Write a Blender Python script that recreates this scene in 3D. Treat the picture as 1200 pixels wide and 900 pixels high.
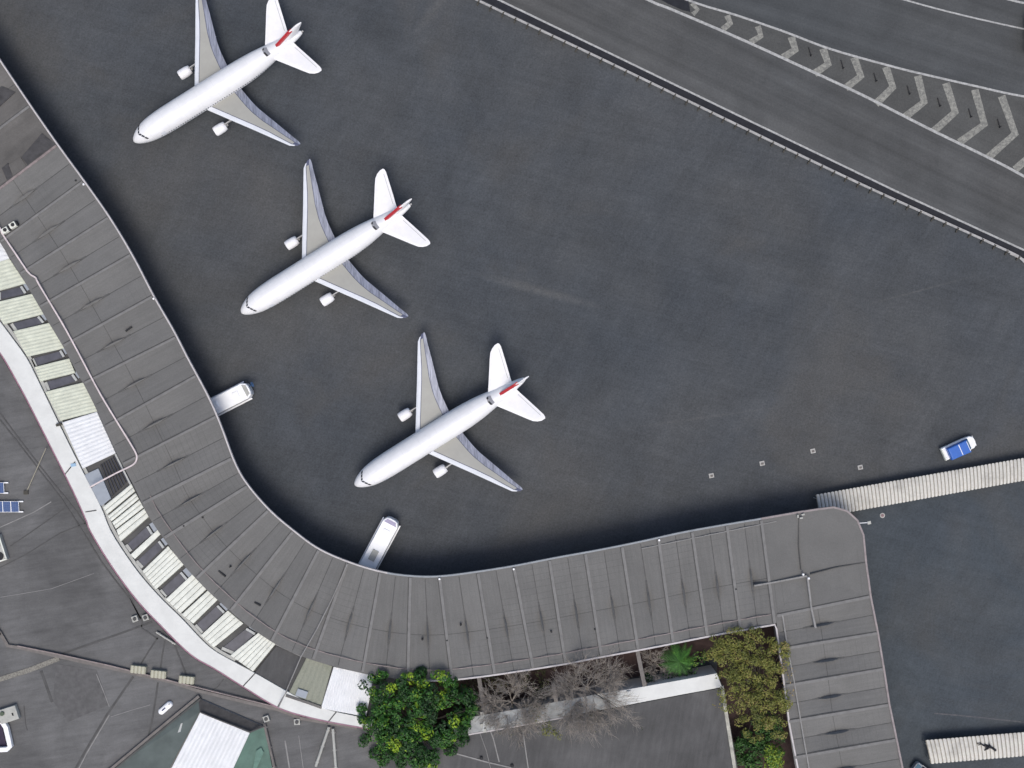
import bpy, math, random
from mathutils import Vector
R = math.radians
random.seed(7)
for o in list(bpy.data.objects): bpy.data.objects.remove(o)
SC = bpy.context.scene
COL = SC.collection
H = 250.0                       # camera height above the apron, metres

# ---------------------------------------------------------------- camera
cam_d = bpy.data.cameras.new('camera'); cam = bpy.data.objects.new('camera', cam_d); COL.objects.link(cam)
cam.location = (0, 0, H); cam.rotation_euler = (0, 0, 0)
cam_d.sensor_width = 36; cam_d.lens = 36*H/240.0
cam_d.clip_start = 1; cam_d.clip_end = 6000
SC.camera = cam
# ---------------------------------------------------------------- light
SUN_EL, SH_DIR = R(63), Vector((-0.06, 1.0, 0)).normalized()     # SH_DIR: where shadows fall
to_sun = Vector((-SH_DIR.x*math.cos(SUN_EL), -SH_DIR.y*math.cos(SUN_EL), math.sin(SUN_EL)))
sd = bpy.data.lights.new('sun', 'SUN'); sd.energy = 1.3; sd.angle = R(28); sd.color = (1.0, .995, .92)
sun = bpy.data.objects.new('sun', sd); COL.objects.link(sun); sun.location = (0, 0, 200)
sun.rotation_euler = to_sun.to_track_quat('Z', 'Y').to_euler()
W = bpy.data.worlds.new('World'); SC.world = W; W.use_nodes = True
nt = W.node_tree; bgn = nt.nodes['Background']
sky = nt.nodes.new('ShaderNodeTexSky'); sky.sky_type = 'NISHITA'; sky.sun_disc = False
sky.sun_elevation = SUN_EL; sky.sun_rotation = math.atan2(to_sun.x, to_sun.y)
sky.dust_density = 4.0; sky.air_density = 1.0
nt.links.new(sky.outputs[0], bgn.inputs[0]); bgn.inputs[1].default_value = 0.15
SC.view_settings.view_transform = 'Standard'; SC.view_settings.look = 'None'
SC.view_settings.gamma = 1; SC.view_settings.exposure = 0.08
SC.view_settings.use_curve_mapping = False

# ---------------------------------------------------------------- helpers
def P(px, py, z=0.0):
    k = 1 - z/H
    return Vector(((px-600)/5*k, (450-py)/5*k, z))

class MB:
    def __init__(s): s.v = []; s.f = []; s.m = []; s.uv = None
    def add(s, vs, fs, mi=0):
        b = len(s.v); s.v += [tuple(v) for v in vs]
        s.f += [tuple(b+i for i in f) for f in fs]; s.m += [mi]*len(fs)
    def prism(s, top, zb, mi=0):            # top: list of 3D points (ccw or cw), straight down to zb
        n = len(top)
        a = sum(top[i][0]*top[(i+1) % n][1]-top[(i+1) % n][0]*top[i][1] for i in range(n))
        if a < 0: top = top[::-1]
        vs = [tuple(p) for p in top]+[(p[0], p[1], zb) for p in top]
        fs = [tuple(range(n)), tuple(range(2*n-1, n-1, -1))]
        fs += [(i, i+n, (i+1) % n+n, (i+1) % n) for i in range(n)]
        s.add(vs, fs, mi)
    def sheet(s, pts, mi=0):
        n = len(pts)
        a = sum(pts[i][0]*pts[(i+1) % n][1]-pts[(i+1) % n][0]*pts[i][1] for i in range(n))
        s.add(pts if a > 0 else pts[::-1], [tuple(range(n))], mi)
    def box(s, c, d, rz=0, mi=0, tilt=None):
        vs = []
        for dz in (-.5, .5):
            for dx, dy in ((-.5, -.5), (.5, -.5), (.5, .5), (-.5, .5)):
                x, y = dx*d[0], dy*d[1]
                vs.append((c[0]+x*math.cos(rz)-y*math.sin(rz), c[1]+x*math.sin(rz)+y*math.cos(rz), c[2]+dz*d[2]))
        s.add(vs, [(3, 2, 1, 0), (4, 5, 6, 7), (0, 1, 5, 4), (1, 2, 6, 5), (2, 3, 7, 6), (3, 0, 4, 7)], mi)
    def tube(s, pts, r, n=6, mi=0, r2=None, cap=True):
        pts = [Vector(p) for p in pts]; b = len(s.v); m = len(pts)
        for i, p in enumerate(pts):
            d = (pts[min(i+1, m-1)]-pts[max(i-1, 0)])
            d = d.normalized() if d.length > 1e-6 else Vector((0, 0, 1))
            up = Vector((0, 0, 1)) if abs(d.z) < .95 else Vector((1, 0, 0))
            x = d.cross(up).normalized(); y = x.cross(d)
            rr = r if r2 is None else r+(r2-r)*i/(m-1)
            for k in range(n):
                a = 2*math.pi*k/n
                s.v.append(tuple(p+x*math.cos(a)*rr+y*math.sin(a)*rr))
        for i in range(m-1):
            for k in range(n):
                s.f.append((b+i*n+k, b+i*n+(k+1) % n, b+(i+1)*n+(k+1) % n, b+(i+1)*n+k)); s.m.append(mi)
        if cap:
            s.f.append(tuple(b+k for k in range(n))[::-1]); s.m.append(mi)
            s.f.append(tuple(b+(m-1)*n+k for k in range(n))); s.m.append(mi)
    def beam(s, pts, w, h, mi=0):           # flat bar: pts are the top centre line, w wide, h deep
        pts = [Vector(p) for p in pts]; m = len(pts); b = len(s.v)
        for i, p in enumerate(pts):
            d = pts[min(i+1, m-1)]-pts[max(i-1, 0)]; d.z = 0; d.normalize()
            nn = Vector((-d.y, d.x, 0))*w/2
            for q in (p+nn, p-nn, p-nn-Vector((0, 0, h)), p+nn-Vector((0, 0, h))): s.v.append(tuple(q))
        for i in range(m-1):
            for k in range(4):
                s.f.append((b+i*4+k, b+(i+1)*4+k, b+(i+1)*4+(k+1) % 4, b+i*4+(k+1) % 4)); s.m.append(mi)
        s.f.append((b, b+1, b+2, b+3)); s.f.append((b+(m-1)*4+3, b+(m-1)*4+2, b+(m-1)*4+1, b+(m-1)*4)); s.m += [mi]*2
    def lathe(s, c, prof, n=16, mi=0):      # vertical axis, prof [(r,z)]
        b = len(s.v)
        for r, z in prof:
            for k in range(n):
                a = 2*math.pi*k/n; s.v.append((c[0]+r*math.cos(a), c[1]+r*math.sin(a), c[2]+z))
        for i in range(len(prof)-1):
            for k in range(n):
                s.f.append((b+i*n+k, b+i*n+(k+1) % n, b+(i+1)*n+(k+1) % n, b+(i+1)*n+k)); s.m.append(mi)
        s.f.append(tuple(b+(len(prof)-1)*n+k for k in range(n))); s.m.append(mi)
        s.f.append(tuple(b+k for k in range(n))[::-1]); s.m.append(mi)
    def build(s, name, mats, parent=None, smooth=False, bevel=0, uv=None, vcol=None, loc=None):
        me = bpy.data.meshes.new(name)
        v = s.v
        me.from_pydata(v, [], s.f); 
        if not isinstance(mats, (list, tuple)): mats = [mats]
        for m in mats: me.materials.append(m)
        for p, mi in zip(me.polygons, s.m): p.material_index = mi; p.use_smooth = smooth
        if uv:
            l = me.uv_layers.new(name='UVMap')
            for lp in me.loops: l.data[lp.index].uv = uv[lp.vertex_index]
        if vcol:
            a = me.attributes.new('tint', 'FLOAT', 'FACE')
            a.data.foreach_set('value', vcol)
        me.update()
        o = bpy.data.objects.new(name, me); COL.objects.link(o)
        if loc is not None: o.location = loc
        if parent: o.parent = parent
        if bevel:
            b = o.modifiers.new('bevel', 'BEVEL'); b.width = bevel; b.segments = 3; b.limit_method = 'ANGLE'
        return o

def tag(o, label=None, cat=None, group=None, kind=None):
    if label: o['label'] = label
    if cat: o['category'] = cat
    if group: o['group'] = group
    if kind: o['kind'] = kind
    return o
def empty(name, loc=(0, 0, 0), rz=0, **k):
    o = bpy.data.objects.new(name, None); COL.objects.link(o); o.location = loc; o.rotation_euler = (0, 0, rz)
    o.empty_display_size = .5
    return tag(o, **k)
def struct(o, label=None): return tag(o, label=label, kind='structure')
def copy_tree(o, parent=None):
    c = o.copy(); COL.objects.link(c); c.parent = parent
    for ch in [x for x in o.children]: copy_tree(ch, c)
    return c
def smoothline(pts, sub=6):
    out = []; n = len(pts)
    for i in range(n-1):
        p0, p1, p2, p3 = pts[max(i-1, 0)], pts[i], pts[i+1], pts[min(i+2, n-1)]
        for k in range(sub):
            t = k/sub
            out.append(tuple(.5*((2*b)+(-a+c)*t+(2*a-5*b+4*c-d)*t*t+(-a+3*b-3*c+d)*t**3) for a, b, c, d in zip(p0, p1, p2, p3)))
    out.append(tuple(pts[-1])); return out
class Curve:                                # arc-length curve in plan
    def __init__(s, pts, sub=6):
        s.p = smoothline(pts, sub); s.l = [0]
        for a, b in zip(s.p, s.p[1:]): s.l.append(s.l[-1]+math.hypot(b[0]-a[0], b[1]-a[1]))
    def at(s, d):
        d = max(0, min(s.l[-1], d))
        lo, hi = 0, len(s.l)-1
        while hi-lo > 1:
            m = (lo+hi)//2
            if s.l[m] <= d: lo = m
            else: hi = m
        t = (d-s.l[lo])/max(1e-9, s.l[hi]-s.l[lo]); a, b = s.p[lo], s.p[hi]
        return (a[0]+(b[0]-a[0])*t, a[1]+(b[1]-a[1])*t)
    def near(s, q):
        best = (1e18, 0)
        for i in range(len(s.p)-1):
            a, b = s.p[i], s.p[i+1]; dx, dy = b[0]-a[0], b[1]-a[1]
            t = max(0, min(1, ((q[0]-a[0])*dx+(q[1]-a[1])*dy)/max(1e-9, dx*dx+dy*dy)))
            d = (a[0]+dx*t-q[0])**2+(a[1]+dy*t-q[1])**2
            if d < best[0]: best = (d, s.l[i]+t*(s.l[i+1]-s.l[i]))
        return best[1]

# ---------------------------------------------------------------- materials
class N:
    def __init__(s, name, rough=.8, metal=0, spec=.3):
        s.mat = bpy.data.materials.new(name); s.mat.use_nodes = True; s.t = s.mat.node_tree
        s.b = s.t.nodes['Principled BSDF']; s.b.inputs['Roughness'].default_value = rough
        s.b.inputs['Metallic'].default_value = metal; s.b.inputs['Specular IOR Level'].default_value = spec
        s.co = s.t.nodes.new('ShaderNodeTexCoord').outputs['Object']
    def L(s, a, b): s.t.links.new(a, b)
    def mapped(s, scale=(1, 1, 1), rot=0, src=None):
        m = s.t.nodes.new('ShaderNodeMapping'); m.vector_type = 'TEXTURE' if False else 'POINT'
        r = s.t.nodes.new('ShaderNodeVectorRotate'); r.rotation_type = 'Z_AXIS'; r.inputs['Angle'].default_value = -rot
        s.L(src or s.co, r.inputs['Vector']); s.L(r.outputs[0], m.inputs['Vector']); m.inputs['Scale'].default_value = scale
        return m.outputs[0]
    def noise(s, scale, detail=5, rough=.6, vec=None, dist=0):
        n = s.t.nodes.new('ShaderNodeTexNoise'); n.inputs['Scale'].default_value = scale
        n.inputs['Detail'].default_value = detail; n.inputs['Roughness'].default_value = rough
        n.inputs['Distortion'].default_value = dist
        s.L(vec or s.co, n.inputs['Vector']); return n.outputs['Fac']
    def ramp(s, f, a, b, lo=0., hi=1.):
        m = s.t.nodes.new('ShaderNodeMapRange'); m.inputs[1].default_value = a; m.inputs[2].default_value = b
        m.inputs[3].default_value = lo; m.inputs[4].default_value = hi; s.L(f, m.inputs[0]); return m.outputs[0]
    def math(s, op, a, b=None):
        m = s.t.nodes.new('ShaderNodeMath'); m.operation = op
        for i, x in enumerate((a, b)):
            if x is None: continue
            if isinstance(x, (int, float)): m.inputs[i].default_value = x
            else: s.L(x, m.inputs[i])
        return m.outputs[0]
    def mix(s, f, a, b):
        m = s.t.nodes.new('ShaderNodeMix'); m.data_type = 'RGBA'
        for i, x in ((0, f), (6, a), (7, b)):
            if isinstance(x, (int, float)): m.inputs[i].default_value = x
            elif isinstance(x, tuple): m.inputs[i].default_value = (*x, 1)
            else: s.L(x, m.inputs[i])
        return m.outputs[2]
    def scale(s, c, f):                     # multiply colour by a factor
        m = s.t.nodes.new('ShaderNodeMix'); m.data_type = 'RGBA'; m.blend_type = 'MULTIPLY'; m.inputs[0].default_value = 1
        for i, x in ((6, c), (7, f)):
            if isinstance(x, tuple): m.inputs[i].default_value = (*x, 1)
            else: s.L(x, m.inputs[i])
        return m.outputs[2]
    def out(s, c, bump=None, dist=.05, strength=.4):
        if isinstance(c, tuple): s.b.inputs['Base Color'].default_value = (*c, 1)
        else: s.L(c, s.b.inputs['Base Color'])
        if bump is not None:
            b = s.t.nodes.new('ShaderNodeBump'); b.inputs['Strength'].default_value = strength
            b.inputs['Distance'].default_value = dist; s.L(bump, b.inputs['Height']); s.L(b.outputs[0], s.b.inputs['Normal'])
        return s.mat

def plain(name, c, rough=.7, var=.15, metal=0, sc=.8, spec=.3):
    n = N(name, rough, metal, spec)
    f = n.noise(sc, 6, .65)
    v = n.ramp(f, .3, .7, 1-var, 1+var)
    return n.out(n.scale(c, v))

def asphalt(name, base, warm, rot=None, streak=.12, fine=.35):
    n = N(name, .92, 0, .2)
    big = n.ramp(n.noise(.018, 4, .6), .35, .65)
    col = n.mix(big, base, warm)
    mid = n.ramp(n.noise(.11, 6, .7, dist=.6), .25, .75, .86, 1.14)
    col = n.scale(col, mid)
    # mottled clouding, scuffs brushed in two directions, fine grain
    col = n.scale(col, n.ramp(n.noise(.045, 5, .65, dist=1.0), .32, .68, .90, 1.10))
    if rot is None:
        s1 = n.noise(1, 4, .7, vec=n.mapped((.035, .7, 1), R(-14)))
        s2 = n.noise(1, 4, .7, vec=n.mapped((.05, .9, 1), R(58)))
        col = n.scale(col, n.ramp(s1, .3, .8, 1-streak*.6, 1+streak))
        col = n.scale(col, n.ramp(s2, .3, .8, 1-streak*.5, 1+streak*.8))
        sc = n.ramp(n.noise(1, 3, .6, vec=n.mapped((.03, 1.3, 1), R(-16))), .70, .78)
        patch = n.ramp(n.noise(.03, 3, .5), .52, .62)
        col = n.mix(n.math('MULTIPLY', n.math('MULTIPLY', sc, patch), .22), col, (.16, .16, .165))
        dk = n.ramp(n.noise(.075, 4, .75, dist=.3), .66, .76)
        col = n.mix(n.math('MULTIPLY', dk, .18), col, (.025, .026, .03))
    else:
        s1 = n.noise(1, 3, .5, vec=n.mapped((.006, .42, 1), rot))
        s2 = n.noise(1, 4, .7, vec=n.mapped((.03, 1.6, 1), rot))
        col = n.scale(col, n.ramp(s1, .3, .7, 1-streak, 1+streak))
        col = n.scale(col, n.ramp(s2, .3, .75, 1-streak*.5, 1+streak*.4))
    if rot is None:                         # brown dust patches, brushed grit, a few dusty smears
        br = n.ramp(n.noise(.022, 5, .6, dist=.8), .52, .66); col = n.mix(n.math('MULTIPLY', br, .38), col, (.088, .084, .078))
        for ang_, k_ in ((R(20), .8), (R(-35), 1.1), (R(80), .7)):
            col = n.scale(col, n.ramp(n.noise(k_, 4, .8, vec=n.mapped((.25, 2.2, 1), ang_)), .25, .75, .93, 1.07))
        for cx, cy, a_, lx, ly, am in ((6, 22, -15, 17, 1.5, .35), (-18, 88, 52, 9, 1.6, .25), (44, -8, 8, 22, .5, .14), (96, 22, 15, 16, .35, .22), (-62, -30, 25, 20, 3, .10)):
            mp = n.t.nodes.new('ShaderNodeVectorMath'); mp.operation = 'SUBTRACT'; n.L(n.co, mp.inputs[0]); mp.inputs[1].default_value = (cx, cy, 0)
            gr_ = n.t.nodes.new('ShaderNodeTexGradient'); gr_.gradient_type = 'SPHERICAL'; n.L(n.mapped((1/lx, 1/ly, 1), R(a_), mp.outputs[0]), gr_.inputs[0])
            gn = n.math('MULTIPLY', gr_.outputs[1], n.ramp(n.noise(.6, 4, .7), .2, .8, .2, 1.4))
            col = n.mix(n.math('MULTIPLY', gn, am), col, (.17, .165, .155))
    g = n.noise(2.2, 4, .8); col = n.scale(col, n.ramp(g, .25, .75, 1-fine*.6, 1+fine*.6))
    g2 = n.noise(7, 2, .8); col = n.scale(col, n.ramp(g2, .2, .8, 1-fine*.5, 1+fine*.5))
    return n.out(col, g, .03, .3)
M = {}
M['apron'] = asphalt('apron asphalt', (.058, .065, .074), (.074, .077, .080), fine=.5)
M['yard'] = asphalt('yard asphalt', (.056, .066, .077), (.062, .072, .081), fine=.4)
M['road'] = asphalt('road asphalt', (.081, .084, .086), (.089, .089, .088), rot=R(-25.5), streak=.16, fine=.3)
M['road2'] = asphalt('far road asphalt', (.068, .073, .077), (.074, .077, .079), rot=R(-18), streak=.13, fine=.3)
M['gore'] = asphalt('gore asphalt', (.080, .082, .081), (.086, .086, .083), rot=R(-22), streak=.08, fine=.4)
M['dark_strip'] = plain('black asphalt', (.016, .017, .022), .6, .3)

def membrane(name, c, uvw=True, stain=.25, warm=None, rot=R(10)):
    n = N(name, .88, 0, .25)
    col = c
    f = n.ramp(n.noise(.09, 5, .65, dist=.4), .3, .7, 1-stain*.55, 1+stain*.45)
    col = n.scale(c, f)
    if uvw:
        uv = n.t.nodes.new('ShaderNodeTexCoord').outputs['UV']
        sp = n.t.nodes.new('ShaderNodeSeparateXYZ'); n.L(uv, sp.inputs[0])
        u, v = sp.outputs[0], sp.outputs[1]
        wn = n.t.nodes.new('ShaderNodeTexWhiteNoise'); wn.noise_dimensions = '1D'
        n.L(n.math('FLOOR', n.math('MULTIPLY', u, 2)), wn.inputs['W'])
        col = n.scale(col, n.ramp(wn.outputs[0], 0, 1, .94, 1.05))
        # welded sheet laps run across each panel, only here and there
        fr = n.math('FRACT', n.math('MULTIPLY', v, 17.0)); lap = n.math('LESS_THAN', fr, .09)
        msk = n.ramp(n.noise(.06, 2, .5), .50, .60)
        col = n.scale(col, n.ramp(n.math('MULTIPLY', lap, msk), 0, 1, 1, .86))
        # rainwater streaks run down the fall
        cb = n.t.nodes.new('ShaderNodeCombineXYZ'); n.L(n.math('MULTIPLY', u, 14), cb.inputs[0]); n.L(n.math('MULTIPLY', v, 1.6), cb.inputs[1])
        col = n.scale(col, n.ramp(n.noise(1, 4, .7, vec=cb.outputs[0]), .3, .7, .92, 1.07))
    else:
        st = n.noise(1, 4, .7, vec=n.mapped((.12, .9, 1), rot))
        col = n.scale(col, n.ramp(st, .3, .7, .84, 1.13))
        b2 = n.ramp(n.noise(.035, 3, .6, dist=1.2), .45, .6, .88, 1.05); col = n.scale(col, b2)
        sp2 = n.ramp(n.noise(.35, 5, .8), .68, .8); col = n.mix(n.math('MULTIPLY', sp2, .25), col, (.22, .21, .18))
    g = n.noise(3.5, 4, .8); col = n.scale(col, n.ramp(g, .25, .75, .88, 1.12))
    g2 = n.noise(9, 2, .8); col = n.scale(col, n.ramp(g2, .2, .8, .90, 1.10))
    return n.out(col, g, .03, .3)
M['roof'] = membrane('grey roof membrane', (.152, .150, .145), stain=.18)
M['roof_old'] = membrane('older brown grey roofing', (.120, .114, .108), stain=.5)
M['flat'] = membrane('flat roof felt', (.128, .127, .127), uvw=False, stain=.4)
M['flat_dark'] = membrane('dark flat roof felt', (.098, .097, .097), uvw=False, stain=.35, rot=R(80))
M['deck'] = membrane('skylight deck felt', (.095, .094, .092), uvw=False, stain=.4)
M['lead'] = plain('roof batten', (.185, .182, .178), .8, .15)
M['seam'] = plain('dark seam', (.085, .084, .083), .9, .2)
M['mat'] = plain('dark fin strip', (.10, .099, .097), .9, .3)
M['patch'] = plain('dark slate patch', (.062, .060, .062), .85, .3)
M['lightline'] = plain('pale flashing', (.24, .235, .23), .7, .2)
M['coping'] = plain('pale coping', (.50, .47, .47), .6, .15)
M['pink'] = plain('pinkish painted rail', (.62, .54, .54), .5, .15)
M['pinkdull'] = plain('dull pink flashing', (.24, .20, .195), .7, .3)
M['wall'] = plain('terminal wall render', (.34, .33, .32), .8, .15)
M['white'] = plain('white painted roof', (.65, .655, .63), .6, .08, sc=.3)
M['white_metal'] = plain('white metal', (.86, .86, .87), .4, .06)
M['cream'] = plain('cream corrugated sheet', (.56, .58, .48), .6, .12, sc=.5)
M['creamw'] = plain('pale plank sheet', (.70, .71, .64), .6, .12, sc=.6)
M['sheetw'] = plain('white corrugated sheet', (.70, .71, .72), .5, .08, sc=.4)
M['canopy'] = None
M['glass_dark'] = plain('dark window glass', (.035, .037, .045), .15, .2, spec=.5)
M['skyglass'] = plain('dusty skylight glass', (.085, .085, .10), .3, .25, sc=.5, spec=.4)
M['frame'] = plain('grey frame', (.42, .43, .42), .6, .1)
M['greyblue'] = plain('blue grey sheet', (.30, .33, .37), .6, .08)
M['dark'] = plain('dark matter', (.03, .03, .032), .8, .2)
M['rubber'] = plain('tyre rubber', (.025, .025, .027), .8, .1)
M['steel'] = plain('galvanised steel', (.38, .37, .36), .5, .2, metal=.2)
M['buswhite'] = plain('bright white bus paint', (.93, .93, .93), .4, .03)
M['rust'] = plain('dark rusted steel', (.07, .065, .055), .8, .3)
M['concrete'] = plain('pale concrete', (.42, .41, .39), .85, .15, sc=1.5)
M['beamc'] = plain('weathered concrete beam', (.17, .155, .145), .85, .2)
M['soil'] = plain('planting bed soil', (.055, .036, .034), .95, .4, sc=.5)
M['mossy'] = None
M['green'] = plain('green painted roof', (.085, .155, .125), .6, .25, sc=.25)
M['greengrey'] = plain('weathered green grey roof', (.095, .115, .11), .7, .2, sc=.25)
M['bluep'] = plain('blue paint', (.035, .13, .47), .35, .08, spec=.5)
M['teal'] = plain('teal glass', (.02, .10, .16), .15, .1, spec=.5)
M['lav'] = plain('pale lilac windscreen', (.36, .33, .46), .2, .1, spec=.5)
M['acgrey'] = plain('grey unit casing', (.40, .40, .37), .6, .15)
M['redpaint'] = plain('red paint', (.42, .02, .025), .35, .05, spec=.5)
M['maroon'] = plain('dark maroon paint', (.05, .012, .02), .35, .1, spec=.5)
M['wingbox'] = plain('grey wing skin', (.36, .355, .325), .45, .05, sc=.4)
M['wingcore'] = plain('dark wing gap', (.09, .10, .16), .5, .1)
M['slat'] = plain('pale slat', (.66, .68, .72), .35, .05)
M['engine'] = plain('white engine cowl', (.83, .82, .83), .35, .04)
M['bark'] = plain('bark', (.10, .085, .065), .9, .3)
M['twig'] = plain('grey brown twigs', (.29, .26, .23), .9, .35, sc=.6)

def paint_worn(name, c, under, amt=.5):
    n = N(name, .8)
    f = n.ramp(n.noise(1.4, 6, .8), .62-amt*.35, .62)
    f2 = n.ramp(n.noise(.25, 3, .6), .3, .7, .75, 1)
    return n.out(n.mix(n.math('MULTIPLY', f, f2), under, c))
M['line'] = paint_worn('white road line', (.50, .50, .49), (.2, .2, .2), .9)
M['chev'] = paint_worn('worn chevron paint', (.33, .325, .29), (.15, .15, .14), .6)
M['faint'] = paint_worn('faint worn line', (.12, .12, .125), (.07, .075, .085), .5)

def leafmat(name, dark, light, yellow):
    n = N(name, .55, 0, .35)
    a = n.t.nodes.new('ShaderNodeAttribute'); a.attribute_name = 'tint'
    f = a.outputs['Fac']
    c = n.mix(n.ramp(f, 0, .6), dark, light); c = n.mix(n.ramp(f, .65, 1), c, yellow)
    return n.out(c)
M['leaf'] = leafmat('broad green leaves', (.008, .030, .007), (.030, .115, .012), (.26, .38, .02))
M['olive'] = leafmat('olive autumn leaves', (.07, .085, .02), (.19, .20, .04), (.30, .21, .09))
M['bush'] = leafmat('bright bush leaves', (.012, .045, .01), (.05, .13, .02), (.22, .30, .03))
M['palm'] = leafmat('palm leaves', (.015, .05, .01), (.045, .15, .02), (.10, .26, .03))
M['hedge'] = leafmat('dull hedge leaves', (.02, .03, .01), (.06, .065, .02), (.10, .07, .035))

def ribbed(name, c, c2):                    # sheet blotched with a second colour by noise
    n = N(name, .6)
    f = n.ramp(n.noise(.22, 5, .7), .5, .75)
    col = n.mix(n.math('MULTIPLY', f, .55), c, c2)
    col = n.scale(col, n.ramp(n.noise(2.5, 4, .7), .3, .7, .88, 1.10))
    return n.out(col)
M['canopy'] = ribbed('cream canopy sheet', (.60, .58, .53), (.27, .26, .24))
M['groove'] = ribbed('dark canopy groove', (.27, .25, .21), (.15, .14, .12))  # darker columns, one beside each rib valley
M['mossy'] = ribbed('mossy translucent sheet', (.24, .25, .20), (.13, .15, .09))

def fuselage_mat():
    n = N('aircraft white paint', .3, 0, .5)
    sp = n.t.nodes.new('ShaderNodeSeparateXYZ'); n.L(n.co, sp.inputs[0])
    x, z = sp.outputs[0], sp.outputs[2]
    fr = n.math('FRACT', n.math('MULTIPLY', x, 1.6))
    w = n.math('MULTIPLY', n.math('LESS_THAN', fr, .45), n.math('MULTIPLY', n.math('GREATER_THAN', z, 4.45), n.math('LESS_THAN', z, 4.85)))
    w = n.math('MULTIPLY', w, n.math('MULTIPLY', n.math('GREATER_THAN', x, 6), n.math('LESS_THAN', x, 36)))
    c = n.scale((.80, .80, .81), n.ramp(n.noise(.5, 5, .6), .3, .7, .93, 1.02))
    c = n.scale(c, n.ramp(n.noise(1, 4, .7, vec=n.mapped((.12, 1.6, 1.6), 0)), .3, .7, .95, 1.02))
    seam = n.math('LESS_THAN', n.math('FRACT', n.math('MULTIPLY', x, .22)), .012)
    c = n.scale(c, n.ramp(seam, 0, 1, 1, .9))
    c = n.mix(w, c, (.03, .03, .035))
    return n.out(c)
M['fus'] = fuselage_mat()
def flap_mat():
    n = N('blue grey flap metal', .35, .3, .5)
    f = n.noise(1, 3, .7, vec=n.mapped((.25, 2.6, 1), R(62)))
    g = n.noise(.5, 2, .5)
    return n.out(n.scale(n.mix(g, (.23, .25, .31), (.31, .32, .38)), n.ramp(f, .35, .65, .65, 1.35)))
M['flapm'] = flap_mat()
def solar_mat():
    n = N('solar cells', .25, 0, .5)
    b = n.t.nodes.new('ShaderNodeTexBrick'); b.offset = 0; b.inputs['Scale'].default_value = 1.0
    b.inputs['Brick Width'].default_value = .5; b.inputs['Row Height'].default_value = .5; b.inputs['Mortar Size'].default_value = .02
    b.inputs['Color1'].default_value = (.03, .07, .19, 1); b.inputs['Color2'].default_value = (.045, .09, .22, 1); b.inputs['Mortar'].default_value = (.10, .14, .26, 1)
    n.L(n.co, b.inputs['Vector']); return n.out(b.outputs[0])
M['solar'] = solar_mat()

# ================================================================= THE SETTING
def sheet(name, px, z, mat, label=None):
    b = MB(); b.sheet([P(x, y, z) for x, y in px]); return struct(b.build(name, mat), label)
g = MB(); g.sheet([(-2500, -2500, 0), (2500, -2500, 0), (2500, 2500, 0), (-2500, 2500, 0)])
struct(g.build('apron', M['apron']), 'dark worn asphalt apron around the aircraft')
def strip(pts, w, z):
    c = [P(x, y, z) for x, y in pts]; out = [[], []]
    for i, p in enumerate(c):
        d = c[min(i+1, len(c)-1)]-c[max(i-1, 0)]; d.normalize(); nn = Vector((-d.y, d.x, 0))*w/2
        out[0].append(p+nn); out[1].append(p-nn)
    vs = out[0]+out[1]; n = len(c)
    b = MB(); b.add(vs, [(i, n+i, n+i+1, i+1) for i in range(n-1)]); return b
sheet('yard', [(1012, 640), (1001, 599), (1200, 564), (1500, 512), (1500, 1100), (1100, 1100), (1050, 870), (1022, 700)], .006, M['yard'], 'blue grey asphalt yard between the two canopies')
EDGE = [(380, -100), (585, 0), (716, 63), (870, 137.5), (1050, 224), (1200, 293), (1500, 432)]
L1 = smoothline([(560, -96), (680, -40), (760, 0), (787, 11), (862, 43), (937, 77), (1012, 112), (1087, 150), (1162, 186.5), (1200, 206.5), (1330, 278), (1500, 372)])
L2 = smoothline([(600, -90), (700, -43), (806, 0), (862, 17.5), (919, 37), (975, 58), (1050, 79), (1087, 88), (1144, 101), (1200, 113), (1320, 132), (1500, 158)])
L3 = smoothline([(860, -60), (960, -30), (1061, 0), (1125, 17), (1200, 34), (1330, 62), (1500, 96)])
L4 = smoothline([(1060, -30), (1177, -2), (1203, 4), (1330, 28), (1500, 58)])
sheet('road', EDGE + L1[::-1], .02, M['road'], 'three lane road behind the guard rail')
sheet('gore', L1 + L2[::-1], .02, M['gore'], 'hatched gore between the two roads')
sheet('far_road', L2 + [(1500, -150), (1300, -300), (600, -300)], .02, M['road2'], 'curving slip road in the top right')
off = [(x-2.2, y+3.6) for x, y in EDGE]
struct(strip(off, 1.7, .04).build('dark_strip', M['dark_strip']), 'black strip along the road edge')  # flat black strip between the edge line and the guard rail
struct(strip(EDGE, .45, .06).build('edge_line', M['line']))
struct(strip(L1, .62, .06).build('edge_line', M['line']))
struct(strip(L2, .5, .06).build('edge_line', M['line']))
struct(strip(L3, .38, .06).build('edge_line', M['line']))
struct(strip(L4, .5, .06).build('edge_line', M['line']))
struct(strip([(1095, 836), (1120, 838), (1160, 842), (1260, 853)], .35, .03).build('worn_line', M['faint']))
sheet('road_shadow', [(768, -4), (806, -4), (809, 14), (800, 12), (782, 4)], .045, M['dark_strip'], 'dark painted shadow at the tip of the gore')  # shadow lying on the road, painted as a dark sheet
CH = [[(162, 10), (180, 30), (165, 45)], [(272, 48), (282, 72), (258, 92)], [(368, 82), (378, 112), (345, 132)], [(473, 115), (485, 155), (447, 180)],
      [(572, 152), (588, 200), (545, 230)], [(669, 180), (690, 238), (642, 275)], [(768, 209), (790, 272), (737, 325)], [(868, 237), (888, 318), (829, 365)],
      [(956, 260), (985, 350), (918, 410)], [(1046, 280), (1076, 388), (998, 445)], [(1130, 300), (1172, 418), (1088, 492)], [(1226, 315), (1262, 450), (1172, 530)]]
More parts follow.
